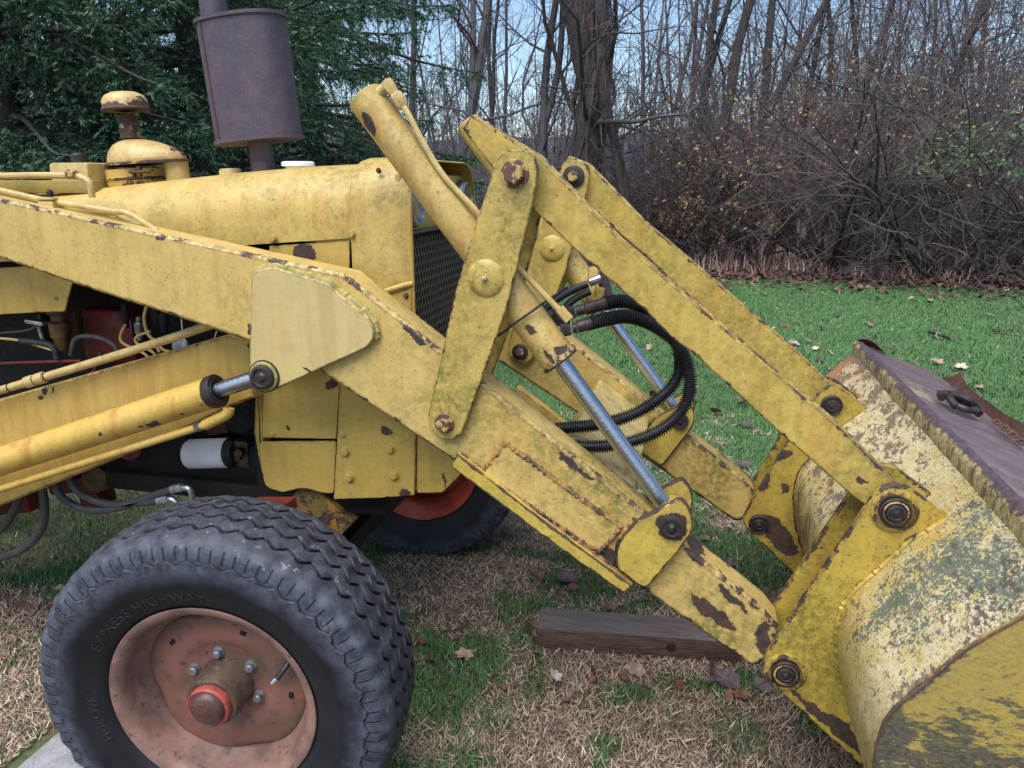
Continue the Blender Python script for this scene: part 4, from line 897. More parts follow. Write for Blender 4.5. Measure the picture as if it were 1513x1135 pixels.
def rail_mat():
    s = NT('dripped_rail'); n1 = s.noise(34, 9, .78, stretch=(1, 1.0, .9)); n2 = s.noise(90, 5, .7); sep = s.new('ShaderNodeSeparateXYZ'); s.l.new(s.pos(), sep.inputs[0])
    yel = s.mix(s.ramp(n2, .42, .62), (0.52, 0.43, 0.21), (0.26, 0.18, 0.07)); yel = s.mix(s.ramp(s.noise(30, 6, .7, stretch=(1, 1.3, .7), off=(4, 4, 4)), .5, .6), yel, (0.12, 0.085, 0.05)); lowf = s.noise(5, 4, .6); k = s.math('ADD', s.math('ADD', s.math('MULTIPLY', n1, .7), s.math('MULTIPLY', s.math('SUBTRACT', lowf, .35), .7)), s.math('ADD', s.math('MULTIPLY', s.attr('wear'), .33), s.math('MULTIPLY', n2, .2)))
    dm = s.ramp(k, .62, .70); c = s.mix(dm, yel, s.mix(s.ramp(n2, .4, .6), (0.060, 0.042, 0.055), (0.125, 0.085, 0.085)))
    return s.out(c, .45, .1, s.bump(s.math('SUBTRACT', n2, dm), .5, .003))
M_RAIL = rail_mat()

prof_px = [(1459, 736), (1430, 742.5), (1400, 765), (1340, 804), (1290, 850), (1264, 873), (1248, 894), (1240, 918), (1236, 945), (1239, 990), (1249, 1036), (1267, 1086), (1289, 1132)]
prof_px[0] = (1461, 718); prof_px[1] = (1430, 742)
pf = [np.array(q) for q in uvp(prof_px, 1.60)]
dz = pf[-1]-pf[-2]; dz /= np.linalg.norm(dz)
x0, z0 = pf[-1]
pf += [np.array((x0+.06, z0-.10)), np.array((x0+.13, z0-.175)), np.array((x0+.22, z0-.225)), np.array((x0+.60, max(z0-.245, .02)))]
pf = [q for q in smooth_path([np.array((x, 0, z)) for x, z in pf], 5)]
pf = [(p[0], p[2]) for p in pf]
BY0, BY1 = 1.232, 2.935
mb = MB(); ys = np.linspace(BY0, BY1, 24); n = len(pf)
it = inset(pf+[(pf[-1][0]+.3, pf[0][1])], -.012)[:n] if area2(pf) < 0 else inset(pf+[(pf[-1][0]+.3, pf[0][1])], .012)[:n]
vs = []; ws = []
rg = np.random.default_rng(11); 
for j, y in enumerate(ys):
    for (x, z) in pf: vs.append((x, y, z)); ws.append(1.0 if j in (0, len(ys)-1) else 0.0)
o_ = len(vs)
for j, y in enumerate(ys):
    for (x, z) in it: vs.append((x, y, z)); ws.append(0.5)
fs = []
for j in range(len(ys)-1):
    for i in range(n-1):
        a_ = j*n+i; fs.append((a_, a_+1, a_+n+1, a_+n)); fs.append((o_+a_+1, o_+a_, o_+a_+n, o_+a_+n+1))
    fs.append((j*n, (j+1)*n, o_+(j+1)*n, o_+j*n)); a_ = j*n+n-1; fs.append((a_+n, a_, o_+a_, o_+a_+n))
for i in range(n-1):
    fs.append((i+1, i, o_+i, o_+i+1)); a_ = (len(ys)-1)*n+i; fs.append((a_, a_+1, o_+a_+1, o_+a_))
mb.add(vs, fs, ws)
bkt = obj('bucket', mb, M_BKT, root, ang=50)
# side plates
lipx, lipz = pf[-1]; topx, topz = pf[0]
sp_ = list(pf)+[(lipx+.02, lipz+.015), (topx+.33, topz-.16), (topx+.02, topz-.002)]
for y in (BY0-.0135, BY1+.0015):
    mb = MB(); plate_xz(mb, sp_, y, y+.012, .002, .012); obj('side_plate', mb, M_BSD, bkt)
obj('seam_strip', tube([np.array((x, BY0-.0125, z+.001)) for x, z in pf[:-6]], .0028, 6, None, True, .6), M_RST, bkt)
# cutting edge
mb = MB(); box(mb, (lipx+.05, YC+.016, lipz+.004), (.16, BY1-BY0+.03, .018), None, .003); obj('cutting_edge', mb, M_RST, bkt)
# rail along the top and the folded top plate
xz = lambda u, v, Y=2.93: np.array((P(u, v, Y)[0], P(u, v, Y)[2]))
ridge = xz(1267, 504); low = xz(1263, 531); lipb = xz(1383, 551); 
def strip(name, sec, mat, parent, ys, wear, closed=False, noise=0.0, nz=0):
    """sweep a closed section (x, z) along the width, with small random dents"""
    mb = MB(); n = len(sec); vs = []; ws = []; g = np.random.default_rng(nz)
    off = np.cumsum(g.normal(0, noise, (len(ys), 2)), axis=0) if noise else np.zeros((len(ys), 2)); off -= off.mean(axis=0)
    for j, y in enumerate(ys):
        for k, (x, z) in enumerate(sec): vs.append((x+off[j, 0], y, z+off[j, 1])); ws.append(wear[k])
    fs = [(j*n+k, j*n+(k+1) % n, (j+1)*n+(k+1) % n, (j+1)*n+k) for j in range(len(ys)-1) for k in range(n)]+[tuple(range(n))[::-1], tuple(range((len(ys)-1)*n, len(ys)*n))]
    mb.add(vs, fs, ws); return obj(name, mb, mat, parent, ang=45)
ysr = np.linspace(BY0-.01, BY1+.01, 40)
R_ = ridge; Lw = low
sec = [Lw+(-.006, -.004), Lw+(-.010, .010), R_+(-.012, -.016), R_+(-.006, -.003), R_+(.002, .002), R_+(.012, .0015), R_+(.018, -.004), R_+(.02, -.014), Lw+(.02, -.004)]
strip('top_rail', sec, M_RAIL, bkt, ysr, [0, 0, .1, .45, 1, 1, 1, 1, 1], noise=.0007, nz=2)
d_ = (lipb-R_); d_ /= np.linalg.norm(d_); nrm = np.array((-d_[1], d_[0]))
sec = [R_+d_*.014-nrm*.012, R_+d_*.02-nrm*.004, R_+d_*.12-nrm*.007, lipb-nrm*.002, lipb-nrm*.010, R_+d_*.12-nrm*.015]
strip('top_plate', sec, M_LIP, bkt, ysr, [0]*6, noise=.0005, nz=4)
sec_w = [.5]*6; ysl = np.linspace(BY0, 2.86, 46)
mb = MB(); vs = []; g = np.random.default_rng(8)
hs = .040+.018*np.interp(np.arange(46), np.arange(0, 46, 3), g.uniform(-1, 1, 16)); hs[-3:] = (.022, .012, .004); ben = np.interp(np.arange(46), np.arange(0, 46, 4), g.uniform(-1, 1, 12))*.010
for j, y in enumerate(ysl):
    b0_ = lipb+nrm*(-.006); top_ = lipb+nrm*hs[j]+d_*(.006+ben[j]); mid_ = lipb+nrm*hs[j]*.5+d_*(.012+ben[j]*.3)
    for q in (b0_, b0_*.5+mid_*.5-d_*.004, top_-d_*.003, top_, mid_+d_*.006, b0_+d_*.012): vs.append((q[0], y, q[1]))
mb.add(vs, [(j*6+k, j*6+(k+1) % 6, (j+1)*6+(k+1) % 6, (j+1)*6+k) for j in range(45) for k in range(6)]+[tuple(range(6))[::-1], tuple(range(45*6, 46*6))], [.7]*len(vs))
obj('bent_lip', mb, M_RST, bkt, ang=50)
mb = MB(); e0 = P(1266, 505, 2.93); vs = []; fs = []
for i in range(8):
    t = i/7; x, z = R_+d_*(.10*t); hh = .022*math.sin(math.pi*min(1, t*1.05+.12))+.004
    vs += [(x, BY1+.004, z-.004), (x+.002, BY1-.03-.02*t, z+hh*.9), (x+.003, BY1-.028-.02*t, z+hh), (x+.002, BY1+.010, z+.004)]
fs = [(i*4+k, i*4+(k+1) % 4, i*4+4+(k+1) % 4, i*4+4+k) for i in range(7) for k in range(4)]+[(0, 1, 2, 3), (28, 29, 30, 31)]
mb.add(vs, fs, [1]*32); obj('curled_corner', mb, M_RST, bkt)
# chain hook lying on the top plate
Yh = 2.26; hc = R_+d_*.147+nrm*.012; H = lambda a_, b_, c_: np.array((hc[0]+d_[0]*a_+nrm[0]*c_, Yh+b_, hc[1]+d_[1]*a_+nrm[1]*c_))
mb = MB(); tube(smooth_path([H(-.045, .01, .0), H(-.03, .035, .006), H(.0, .03, .012), H(.03, -.005, .010), H(.045, -.035, .004)], 6), .0105, 10, mb)
tube(smooth_path([H(-.02, -.045, .0), H(-.035, -.01, .012), H(-.01, .012, .020), H(.025, .018, .012), H(.035, .045, .004)], 6), .010, 10, mb)
tube(smooth_path([H(-.05, .03, .004), H(-.02, .0, .024), H(.01, -.02, .026), H(.05, .01, .010)], 6), .011, 10, mb); tube(smooth_path([H(-.03, -.03, .002), H(.0, -.05, .004), H(.028, -.03, .006), H(.02, .0, .014)], 6), .009, 10, mb)
obj('chain_hook', mb, M_DRK, bkt)
for i in range(7):
    c = H(.085+.012*(i % 2), -.06-.027*i, .001); t = .5+.35*(i % 2); mb = MB(); ring = []
    for k in range(13):
        q = 2*math.pi*k/12; x_, y_ = .010*math.cos(q), .019*math.sin(q); ring.append(c+np.array((x_*math.cos(t)*d_[0], y_+x_*.3, x_*math.cos(t)*d_[1]+.006*math.sin(t)*math.cos(q)+.004)))
    obj('chain_link', tube(ring, .0035, 6, cap=False), M_RST, bkt)
# ear plates with their pins, near and far pair
def ears():
    q = uvp(ear_px, 1.60)
    for y in (1.599, 1.7195):
        mb = MB(); plate_xz(mb, q, y, y+.020, .002, .010); e = obj('ear_plate', mb, M_EAR, bkt)
        if y < 1.65:
            weld([(x, z) for x, z in uvp(ear_px[5:16], 1.60)], 1.597, bkt, M_EAR, .006, 21)
    w0 = [(-.001, .040), (.005, .040), (.007, .037), (.007, .034), (.010, .034), (.012, .030), (.009, .027), (.009, .021), (.015, .020), (.017, .014), (.015, .012), (.016, .007), (.020, .005), (.0205, 0)]
    for u, v, k in ((1322, 755, 1.0), (1160, 993, 1.0)):
        c = P(u, v, 1.599)
        obj('pin_boss', lathe((c[0], 1.599, c[2]), (0, -1, 0), [(-.001, .046*k), (.004, .046*k), (.006, .043*k), (.006, .036)], 32, wears=[.2, .8, .9, 1]), M_EAR, bkt)
        pin(u, v, bkt, M_DRK, .02, 1.599, 1.7395, [(a_, b_*k*.93) for a_, b_ in w0[3:]] if True else w0, 1.599)
        obj('pin_washer', lathe((c[0], 1.599, c[2]), (0, -1, 0), [(.010, .024), (.0125, .0255), (.0135, .022), (.010, .0215)], 24), M_BLTR, bkt)
for m in (False, True):
    MIR[0] = m; ears()
MIR[0] = False
# ================================================================ GROUND AND WHAT LIES ON IT
def ground_mat():
    s = NT('lawn_soil'); n = s.noise(1.3, 6, .6); f = s.noise(60, 6, .7); far = s.new('ShaderNodeSeparateXYZ'); s.l.new(s.pos(), far.inputs[0])
    tan = s.mix(s.ramp(f, .3, .7), (0.055, 0.038, 0.024), (0.17, 0.125, 0.08)); gr = s.mix(s.ramp(f, .3, .7), (0.035, 0.085, 0.024), (0.095, 0.19, 0.055))
    k = s.math('ADD', n, s.ramp(far.outputs['Y'], 2.2, 5.5, -.12, .35))
    return s.out(s.mix(s.ramp(k, .42, .6), tan, gr), .9, 0, s.bump(f, .6, .02))
def litter_mat():
    s = NT('leaf_litter_soil'); n = s.noise(2.0, 6, .6); f = s.noise(22, 8, .7)
    c = s.mix(s.ramp(f, .3, .7), (0.055, 0.032, 0.026), (0.17, 0.105, 0.085)); c = s.mix(s.ramp(n, .4, .65), c, (0.20, 0.12, 0.085))
    return s.out(c, .9, 0, s.bump(f, .7, .03))
def sheet_obj(name, pts, z, mat):
    me = bpy.data.meshes.new(name); me.from_pydata([(x, y, z) for x, y in pts], [], [tuple(range(len(pts)))]); me.materials.append(mat)
    return link(bpy.data.objects.new(name, me), None, kind='structure')
sheet_obj('lawn', [(-160, -60), (160, -60), (160, 260), (-160, 260)], 0.0, ground_mat())
rgE = np.random.default_rng(5)
ex = np.linspace(-60, 60, 120); ey = 12.3+.35*np.sin(ex*.8)+rgE.normal(0, .16, 120)-.03*ex
ey = np.where(ex < -1.5, ey-np.minimum((-1.5-ex)*.25, 2.0), ey)
sheet_obj('forest_floor', list(zip(ex, ey))+[(60, 120), (-60, 120)], 0.004, litter_mat())
def edge_y(x): return np.interp(x, ex, ey)

# rising wooded ground far behind
hx = np.linspace(-150, 150, 60); hy = np.linspace(48, 150, 24); rgh = np.random.default_rng(9)
X, Y = np.meshgrid(hx, hy); Z = np.clip((Y-50)/60, 0, 1)**1.2*8.5+np.sin(X*.05)*1.0+rgh.normal(0, .35, X.shape); Z[0] = -.3
V = np.stack([X, Y, Z], -1).reshape(-1, 3); Q = [(j*60+i, j*60+i+1, (j+1)*60+i+1, (j+1)*60+i) for j in range(23) for i in range(59)]
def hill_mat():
    s = NT('hazed_wooded_slope'); n = s.noise(.5, 8, .75, stretch=(3, 1, .6)); f = s.noise(3, 8, .8, stretch=(3, 1, .3))
    return s.out(s.mix(s.ramp(s.math('ADD', n, f), .8, 1.2), (0.060, 0.058, 0.075), (0.115, 0.108, 0.125)), 1.0)  # grey-blue tint carries the haze of distance in the colour
nobj('hill', npmesh('hill', V, Q, None, hill_mat(), smooth=True), kind='structure')

# ---- blades of grass
def vnoise(x, y, seed, sc):
    g = np.random.default_rng(seed).random((64, 64)); x = x*sc; y = y*sc; xi = np.floor(x).astype(int); yi = np.floor(y).astype(int); fx = x-xi; fy = y-yi
    fx = fx*fx*(3-2*fx); fy = fy*fy*(3-2*fy); a = g[xi % 64, yi % 64]; b = g[(xi+1) % 64, yi % 64]; c = g[xi % 64, (yi+1) % 64]; d = g[(xi+1) % 64, (yi+1) % 64]
    return (a*(1-fx)+b*fx)*(1-fy)+(c*(1-fx)+d*fx)*fy
def col_mat(name, rough=.7, trans=0.0, spec=.3):
    s = NT(name); s.out(s.attr('col', 'Color'), rough, 0, None, spec); 
    return s.m
def blades(n, fx, seed, length, width, zone):
    rg = np.random.default_rng(seed); x, y = fx(rg, n); keep = np.ones(len(x), bool)
    keep &= y < edge_y(x)+.25
    keep &= ~((x > -1.66) & (x < -.74) & (y > .98) & (y < 1.56))
    x = x[keep]; y = y[keep]; n = len(x)
    d = np.hypot(x, y)
    pn = vnoise(x, y, 1, 1.1)*.36+vnoise(x, y, 2, 5)*.40+vnoise(x, y, 7, 13)*.50-.10
    left = np.clip((-x-1.25)/.5, 0, 1)*np.clip((y-1.9)/.4, 0, 1)
    bias = np.interp(y, [1.2, 2.2, 3.2, 4.6, 6.5, 13], [-.16, -.11, -.07, .06, .27, .42])+left*.30
    pg = np.clip((pn+bias-.40)*4.2+.34, .08, .97); green = rg.random(n) < pg
    L = length*rg.uniform(.5, 1.3, n)*np.where(green, 1.0, 1.0); Wd = width*rg.uniform(.6, 1.3, n)
    az = rg.uniform(0, 2*np.pi, n); lean = np.where(green, rg.uniform(.25, 1.05, n), rg.uniform(.75, 1.5, n))
    dx = np.cos(az); dy = np.sin(az); sx = -dy; sy = dx
    tuft = vnoise(x, y, 12, 9)
    h0 = rg.uniform(0, .012, n)*np.where(green, .3, 1.0)+.001; L = L*np.where(green, .7+.6*tuft, .8+.4*tuft)
    b = np.stack([x, y, h0], -1); S = np.stack([sx*Wd/2, sy*Wd/2, rg.uniform(-.4, .4, n)*Wd], -1)
    l2 = lean*.93
    m = b+np.stack([dx*np.sin(l2), dy*np.sin(l2), np.cos(l2)], -1)*(L*.5)[:, None]
    l3 = np.minimum(lean*1.0, 1.66); az2 = az+rg.normal(0, .28, n); dx, dy = np.cos(az2), np.sin(az2); t = m+np.stack([dx*np.sin(l3), dy*np.sin(l3), np.cos(l3)], -1)*(L*.5)[:, None]
    t[:, 2] = np.maximum(t[:, 2], .004)
    cg1, cg2 = np.array((.058, .122, .040)), np.array((.170, .325, .112)); cd1, cd2 = np.array((.15, .098, .064)), np.array((.76, .585, .45))
    q = rg.random((n, 1))**1.5; c = np.where(green[:, None], cg1+(cg2-cg1)*q, cd1+(cd2-cd1)*q)
    red = rg.random(n) < .05; c[red] = c[red]*np.array((.6, .42, .38)); blue = green & (rg.random(n) < .3); c[blue] *= np.array((.75, 1.0, 1.15))
    # short straight blades, one face each
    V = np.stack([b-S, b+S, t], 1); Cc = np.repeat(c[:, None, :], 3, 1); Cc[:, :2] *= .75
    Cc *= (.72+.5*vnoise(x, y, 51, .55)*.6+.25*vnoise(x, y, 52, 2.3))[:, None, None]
    return V.reshape(-1, 3), np.arange(n*3).reshape(-1, 3), Cc.reshape(-1, 3)
def polar(d0, d1, a0, a1, p):
    def f(rg, n):
        d = (d0**p+(d1**p-d0**p)*rg.random(n))**(1/p); a = np.radians(rg.uniform(a0, a1, n)); return d*np.sin(a), d*np.cos(a)
    return f
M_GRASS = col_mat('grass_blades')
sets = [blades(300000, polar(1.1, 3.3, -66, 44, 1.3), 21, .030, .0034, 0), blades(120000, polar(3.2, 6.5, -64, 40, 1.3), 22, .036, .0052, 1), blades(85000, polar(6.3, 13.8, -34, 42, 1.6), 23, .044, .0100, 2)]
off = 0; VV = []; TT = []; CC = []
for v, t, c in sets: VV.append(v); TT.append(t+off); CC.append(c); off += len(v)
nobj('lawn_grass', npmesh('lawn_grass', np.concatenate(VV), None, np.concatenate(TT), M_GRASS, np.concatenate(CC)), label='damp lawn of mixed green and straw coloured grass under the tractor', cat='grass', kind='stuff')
del VV, TT, CC, sets

# tall dead grass and litter at the wood's edge
def deadgrass(n, seed):
    rg = np.random.default_rng(seed); x = rg.uniform(-14, 18, n); y = edge_y(x)+.3+rg.gamma(1.5, 3.0, n); h = rg.uniform(.08, .42, n)*(.4+vnoise(x, y, 31, .6)); wd = rg.uniform(.004, .011, n)
    az = rg.uniform(0, 6.28, n); ln = rg.uniform(.3, 1.4, n); b = np.stack([x, y, np.zeros(n)], -1); S = np.stack([np.cos(az+1.57), np.sin(az+1.57), np.zeros(n)], -1)*wd[:, None]
    m = b+np.stack([np.cos(az)*np.sin(ln*.5), np.sin(az)*np.sin(ln*.5), np.cos(ln*.5)], -1)*(h*.55)[:, None]; t = m+np.stack([np.cos(az)*np.sin(ln*1.4), np.sin(az)*np.sin(ln*1.4), np.cos(ln*1.4)], -1)*(h*.5)[:, None]
    V = np.stack([b-S, b+S, m+S*.8, m-S*.8, t], 1).reshape(-1, 3); o = np.arange(n)[:, None]*5
    q = rg.random((n, 1)); c = np.array((.24, .155, .12))*(1-q)+np.array((.58, .41, .32))*q
    return V, o+np.array([[0, 1, 2, 3]]), o+np.array([[3, 2, 4]]), np.repeat(c[:, None], 5, 1).reshape(-1, 3)
v, q, t, c = deadgrass(30000, 41)
nobj('dead_grass', npmesh('dead_grass', v, q, t, M_GRASS, c), label='tall reddish dead grass standing along the edge of the woods', cat='dead grass', kind='stuff')
def litter(n, seed):
    rg = np.random.default_rng(seed); x = rg.uniform(-9, 15, n); y = edge_y(x)+np.abs(rg.normal(0, .75, n))*np.where(rg.random(n) < .25, -1.0, 1.0)-.1; s = rg.uniform(.03, .075, n); az = rg.uniform(0, 6.28, n)
    z = rg.uniform(.01, .06, n); c = np.stack([x, y, z], -1); a = np.stack([np.cos(az), np.sin(az), rg.uniform(-.5, .5, n)], -1)*s[:, None]; b = np.stack([-np.sin(az), np.cos(az), rg.uniform(-.5, .5, n)], -1)*s[:, None]*.6
    up = np.array((0, 0, 1.0))*(s*.35)[:, None]
    V = np.stack([c-a, c-b*.9+up*.4, c+a*.9+up, c+b-up*.1], 1).reshape(-1, 3); o = np.arange(n)[:, None]*4
    k = rg.random((n, 1)); col = np.array((.060, .030, .030))*(1-k)+np.array((.20, .115, .09))*k
    return V, np.concatenate([o+np.array([[0, 1, 2]]), o+np.array([[0, 2, 3]])]), np.repeat(col[:, None], 4, 1).reshape(-1, 3)
v, t, c = litter(9000, 43)
nobj('leaf_litter', npmesh('leaf_litter', v, None, t, M_GRASS, c), label='brown leaf litter strewn along the edge of the lawn', cat='leaf litter', kind='stuff')

# fallen leaves on the lawn: lobed, curled
def leaf_mesh(seed, lobed=True):
    rg = random.Random(seed); n = 18; mb = MB(); top = []; 
    curl = rg.uniform(.3, 1.0); fold = rg.uniform(.1, .5)
    def pt(x, y): return (x, y, .35*curl*x*x+fold*abs(y)*.9+.04*math.sin(9*x+seed))
    out = []
    for k in range(n):
        t = 2*math.pi*k/n; r = .5*(1-.30*(k % 3 == 1)*(1 if lobed else .2)+rg.uniform(-.06, .06)); out.append((math.cos(t)*r, math.sin(t)*r*.68))
    mid = [(x*.45, y*.3) for x, y in out]
    vs = [pt(*p) for p in out]+[pt(*p) for p in mid]+[pt(0, 0)]; vs = [(x, y, z) for x, y, z in vs]
    fs = [(k, (k+1) % n, n+(k+1) % n, n+k) for k in range(n)]+[(n+k, n+(k+1) % n, 2*n) for k in range(n)]
    o = len(vs); vs += [(-.5, -.012, .02), (-.5, .012, .02), (-.78, .0, .10)]; fs.append((o, o+1, o+2))
    me = bpy.data.meshes.new('fallen_leaf'); me.from_pydata([(x, y, z) for x, y, z in vs], [], fs)
    for p in me.polygons: p.use_smooth = True
    return me
LM = {}
for nm, a_, b_ in (('brown', (.12, .055, .035), (.20, .10, .06)), ('purple', (.060, .036, .042), (.12, .078, .088)), ('tan', (.36, .25, .18), (.26, .165, .11)), ('rust', (.20, .065, .035), (.12, .045, .03)), ('pale', (.55, .47, .40), (.42, .33, .26))):
    LM[nm] = simple('leaf_'+nm, a_, b_, 90, .55, 0, .4)
LMESH = {}
for nm in LM:
    for sd in range(3):
        me = leaf_mesh(sd*7+len(nm)*3, nm in ('tan', 'pale', 'brown')); me.materials.append(LM[nm]); LMESH[nm, sd] = me
def leaf(u, v, size, nm, sd, label, rz, tilt=(0, 0), z=.028, group='fallen leaves on the lawn'):
    p = G(u, v, z); o = bpy.data.objects.new('fallen_leaf', LMESH[nm, sd % 3]); o.location = p; o.scale = (size, size, size); o.rotation_euler = (tilt[0], tilt[1], rz)
    link(o, None, label, 'leaf', group); return o
named = [(821, 1000, .075, 'pale', 0, 'pale lobed oak leaf lying flat on the straw grass below the beam', 1.8, (.4, 0)), (938, 990, .085, 'tan', 1, 'pinkish tan crumpled leaf beside the beam, left of the bucket', .4, (.5, .3)),
         (920, 1002, .06, 'rust', 0, 'reddish leaf tucked under the crumpled tan leaf', 2.0, (.2, .1)), (874, 990, .05, 'rust', 1, 'small upright rust red leaf below the middle of the beam', 1.5, (1.2, .2)),
         (1003, 1012, .055, 'rust', 2, 'rust red leaf on the grass below the right half of the beam', .5, (.5, .5)), (1052, 990, .085, 'purple', 0, 'dark purple curled leaf standing by the end of the beam', 1.4, (.9, .1)),
         (1075, 1004, .10, 'purple', 1, 'wide purple grey leaf lying between beam and bucket', 5.8, (.5, .2)), (1095, 1026, .07, 'brown', 1, 'dark brown leaf flat beside the bucket foot', .2, (.2, .1)), (1128, 1013, .07, 'purple', 2, 'purple leaf touching the lower bucket pin', 5.5, (.5, .1)),
         (836, 855, .11, 'purple', 1, 'large dark purple leaf on the straw grass under the loader arm', .1, (.2, .2)), (846, 868, .06, 'rust', 0, 'rusty leaf beside the large purple leaf', .9, (.4, .1)), (780, 925, .085, 'brown', 0, 'brown leaf leaning on the end of the beam', 1.5, (1.1, .2)),
         (788, 938, .07, 'tan', 2, 'tan leaf stuck under the end of the beam', 1.9, (.9, .1)), (686, 967, .075, 'tan', 0, 'dull tan leaf alone on the grass right of the front tyre', .3, (.5, .2)), (634, 975, .06, 'brown', 2, 'brown leaf close to the front tyre', 2.6, (.3, .3)),
         (623, 947, .05, 'rust', 2, 'small rusty leaf above the brown leaf near the tyre', .9, (.4, .4)), (902, 897, .06, 'brown', 2, 'brown leaf behind the beam under the arm', .7, (.3, .2)), (1102, 627, .085, 'purple', 2, 'purple brown leaf on the grass between the two loader arms', .1, (.3, .1)),
         (1098, 686, .10, 'purple', 0, 'mauve grey leaf beside the far loader arm', .0, (.2, .1)), (1078, 832, .07, 'purple', 1, 'slate purple leaf on the straw grass below the far arm pin', .3, (.4, .2)), (1042, 795, .07, 'brown', 1, 'dark brown leaf by the lug plate of the arm', 1.0, (.3, .2)),
         (1172, 507, .14, 'tan', 1, 'large tan leaf on the green lawn beside the far link', .2, (.5, .2)), (1195, 503, .13, 'tan', 0, 'crumpled tan leaf beside the large tan leaf on the lawn', 1.2, (.6, .2)), (1213, 484, .12, 'purple', 0, 'purple leaf on the green lawn left of the bucket corner', .8, (.5, .4)),
         (1160, 480, .12, 'brown', 1, 'dark brown leaf on the green lawn near the far link', .2, (.6, .2)), (1228, 521, .11, 'pale', 2, 'pale lobed leaf by the far bucket corner', 1.0, (.5, .3)), (655, 930, .05, 'tan', 2, 'tan leaf between tyre and beam', 2.0, (.3, .2)), (1385, 535, .15, 'tan', 2, 'tan leaf on the lawn beyond the bent bucket lip', .1, (.4, .2)),
         (90, 870, .06, 'tan', 0, 'pale brown leaf on the grass left of the front tyre', .3, (.3, .2)), (30, 893, .06, 'brown', 0, 'brown leaf at the left edge of the grass', 1.0, (.3, .2)), (85, 905, .055, 'rust', 1, 'rusty leaf between the concrete slab and the hose', 1.0, (.3, .2))]
for i, (u, v, s_, nm, sd, lb, rz, tl) in enumerate(named): leaf(u, v, s_*.82, nm, sd, lb, rz, tl)
rgl = random.Random(77); cnt = 0
while cnt < 200:
    u = rgl.uniform(560, 1513); v = 400+650*rgl.random()**2.5
    p = G(u, v)
    if p[1] > edge_y(p[0])+.3 or (v > 800 and u < 640): continue
    nm = rgl.choice(['brown', 'brown', 'purple', 'purple', 'tan', 'rust'] if v > 560 else ['brown', 'tan', 'tan', 'purple', 'pale'])
    s_ = rgl.uniform(.022, .048) if v > 650 else rgl.uniform(.06, .12)
    where = 'far green lawn beyond the loader' if v < 560 else 'straw grass near the machine'
    leaf(u, v, s_, nm, rgl.randrange(3), 'small dry '+nm+' leaf scattered on the '+where, rgl.uniform(0, 6.28), (rgl.uniform(-.6, .6), rgl.uniform(-.6, .6)), z=.025, group='small '+nm+' leaves on the '+where); cnt += 1
# stick on the far lawn
sk = tube(smooth_path([G(1372, 491, .03), G(1385, 494, .04), G(1402, 500, .03)], 5), [.014]*11, 7); so = obj('broken_stick', sk, M_HOSE, None, label='short black stick lying on the green lawn beyond the bucket', cat='stick')

# wooden beam and concrete slab
def wood_mat():
    s = NT('wet_treated_timber'); n = s.noise(9, 7, .65, stretch=(1.2, 16, 16)); r = s.noise(40, 5, .7, stretch=(1, 9, 9)); big = s.noise(3, 4, .5)
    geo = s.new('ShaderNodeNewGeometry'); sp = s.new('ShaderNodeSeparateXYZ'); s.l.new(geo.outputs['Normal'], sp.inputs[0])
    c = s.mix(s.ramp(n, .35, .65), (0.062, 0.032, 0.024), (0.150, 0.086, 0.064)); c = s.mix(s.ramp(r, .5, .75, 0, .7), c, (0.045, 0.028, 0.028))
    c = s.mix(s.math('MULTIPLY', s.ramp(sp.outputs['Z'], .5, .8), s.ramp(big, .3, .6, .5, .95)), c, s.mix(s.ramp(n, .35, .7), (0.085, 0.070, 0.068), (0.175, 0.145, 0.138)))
    return s.out(c, .5, 0, s.bump(s.math('ADD', n, s.math('MULTIPLY', r, .5)), .5, .006))
A_ = G(793, 962); B_ = G(1096, 986); Lb = float(np.linalg.norm(B_-A_)); xd = (B_-A_)/Lb; yd = np.array((-xd[1], xd[0], 0)); hb = .086
mb = MB(); cc = (A_+B_)/2+yd*.062+np.array((0, 0, hb/2)); box(mb, cc, (Lb, .125, hb), [xd, yd, (0, 0, 1)], .006)
bo = obj('wooden_beam', mb, wood_mat(), None, label='squared dark wet timber beam lying on the lawn under the bucket arm', cat='beam')
kn = A_+xd*(Lb*.66)+np.array((0, 0, .05))-yd*.0005; mb = lathe(kn+yd*.004, -yd, [(0, .017), (.0042, .016), (.0048, .012), (.0048, 0)], 14); obj('knot', mb, simple('knot_wood', (0.018, 0.012, 0.012), (0.04, 0.025, 0.022), 60, .5), bo)
mb = MB(); sc_ = G(89, 1092, .012); box(mb, (-1.19, 1.24, -.03), (.86, .50, .09), None, .008)
obj('concrete_slab', mb, simple('grey_concrete', (0.30, 0.30, 0.32), (0.20, 0.20, 0.21), 26, .85, 0, .6, .003, c3=(0.40, 0.40, 0.41)), None, label='grey concrete paving slab under the near front tyre', cat='slab')

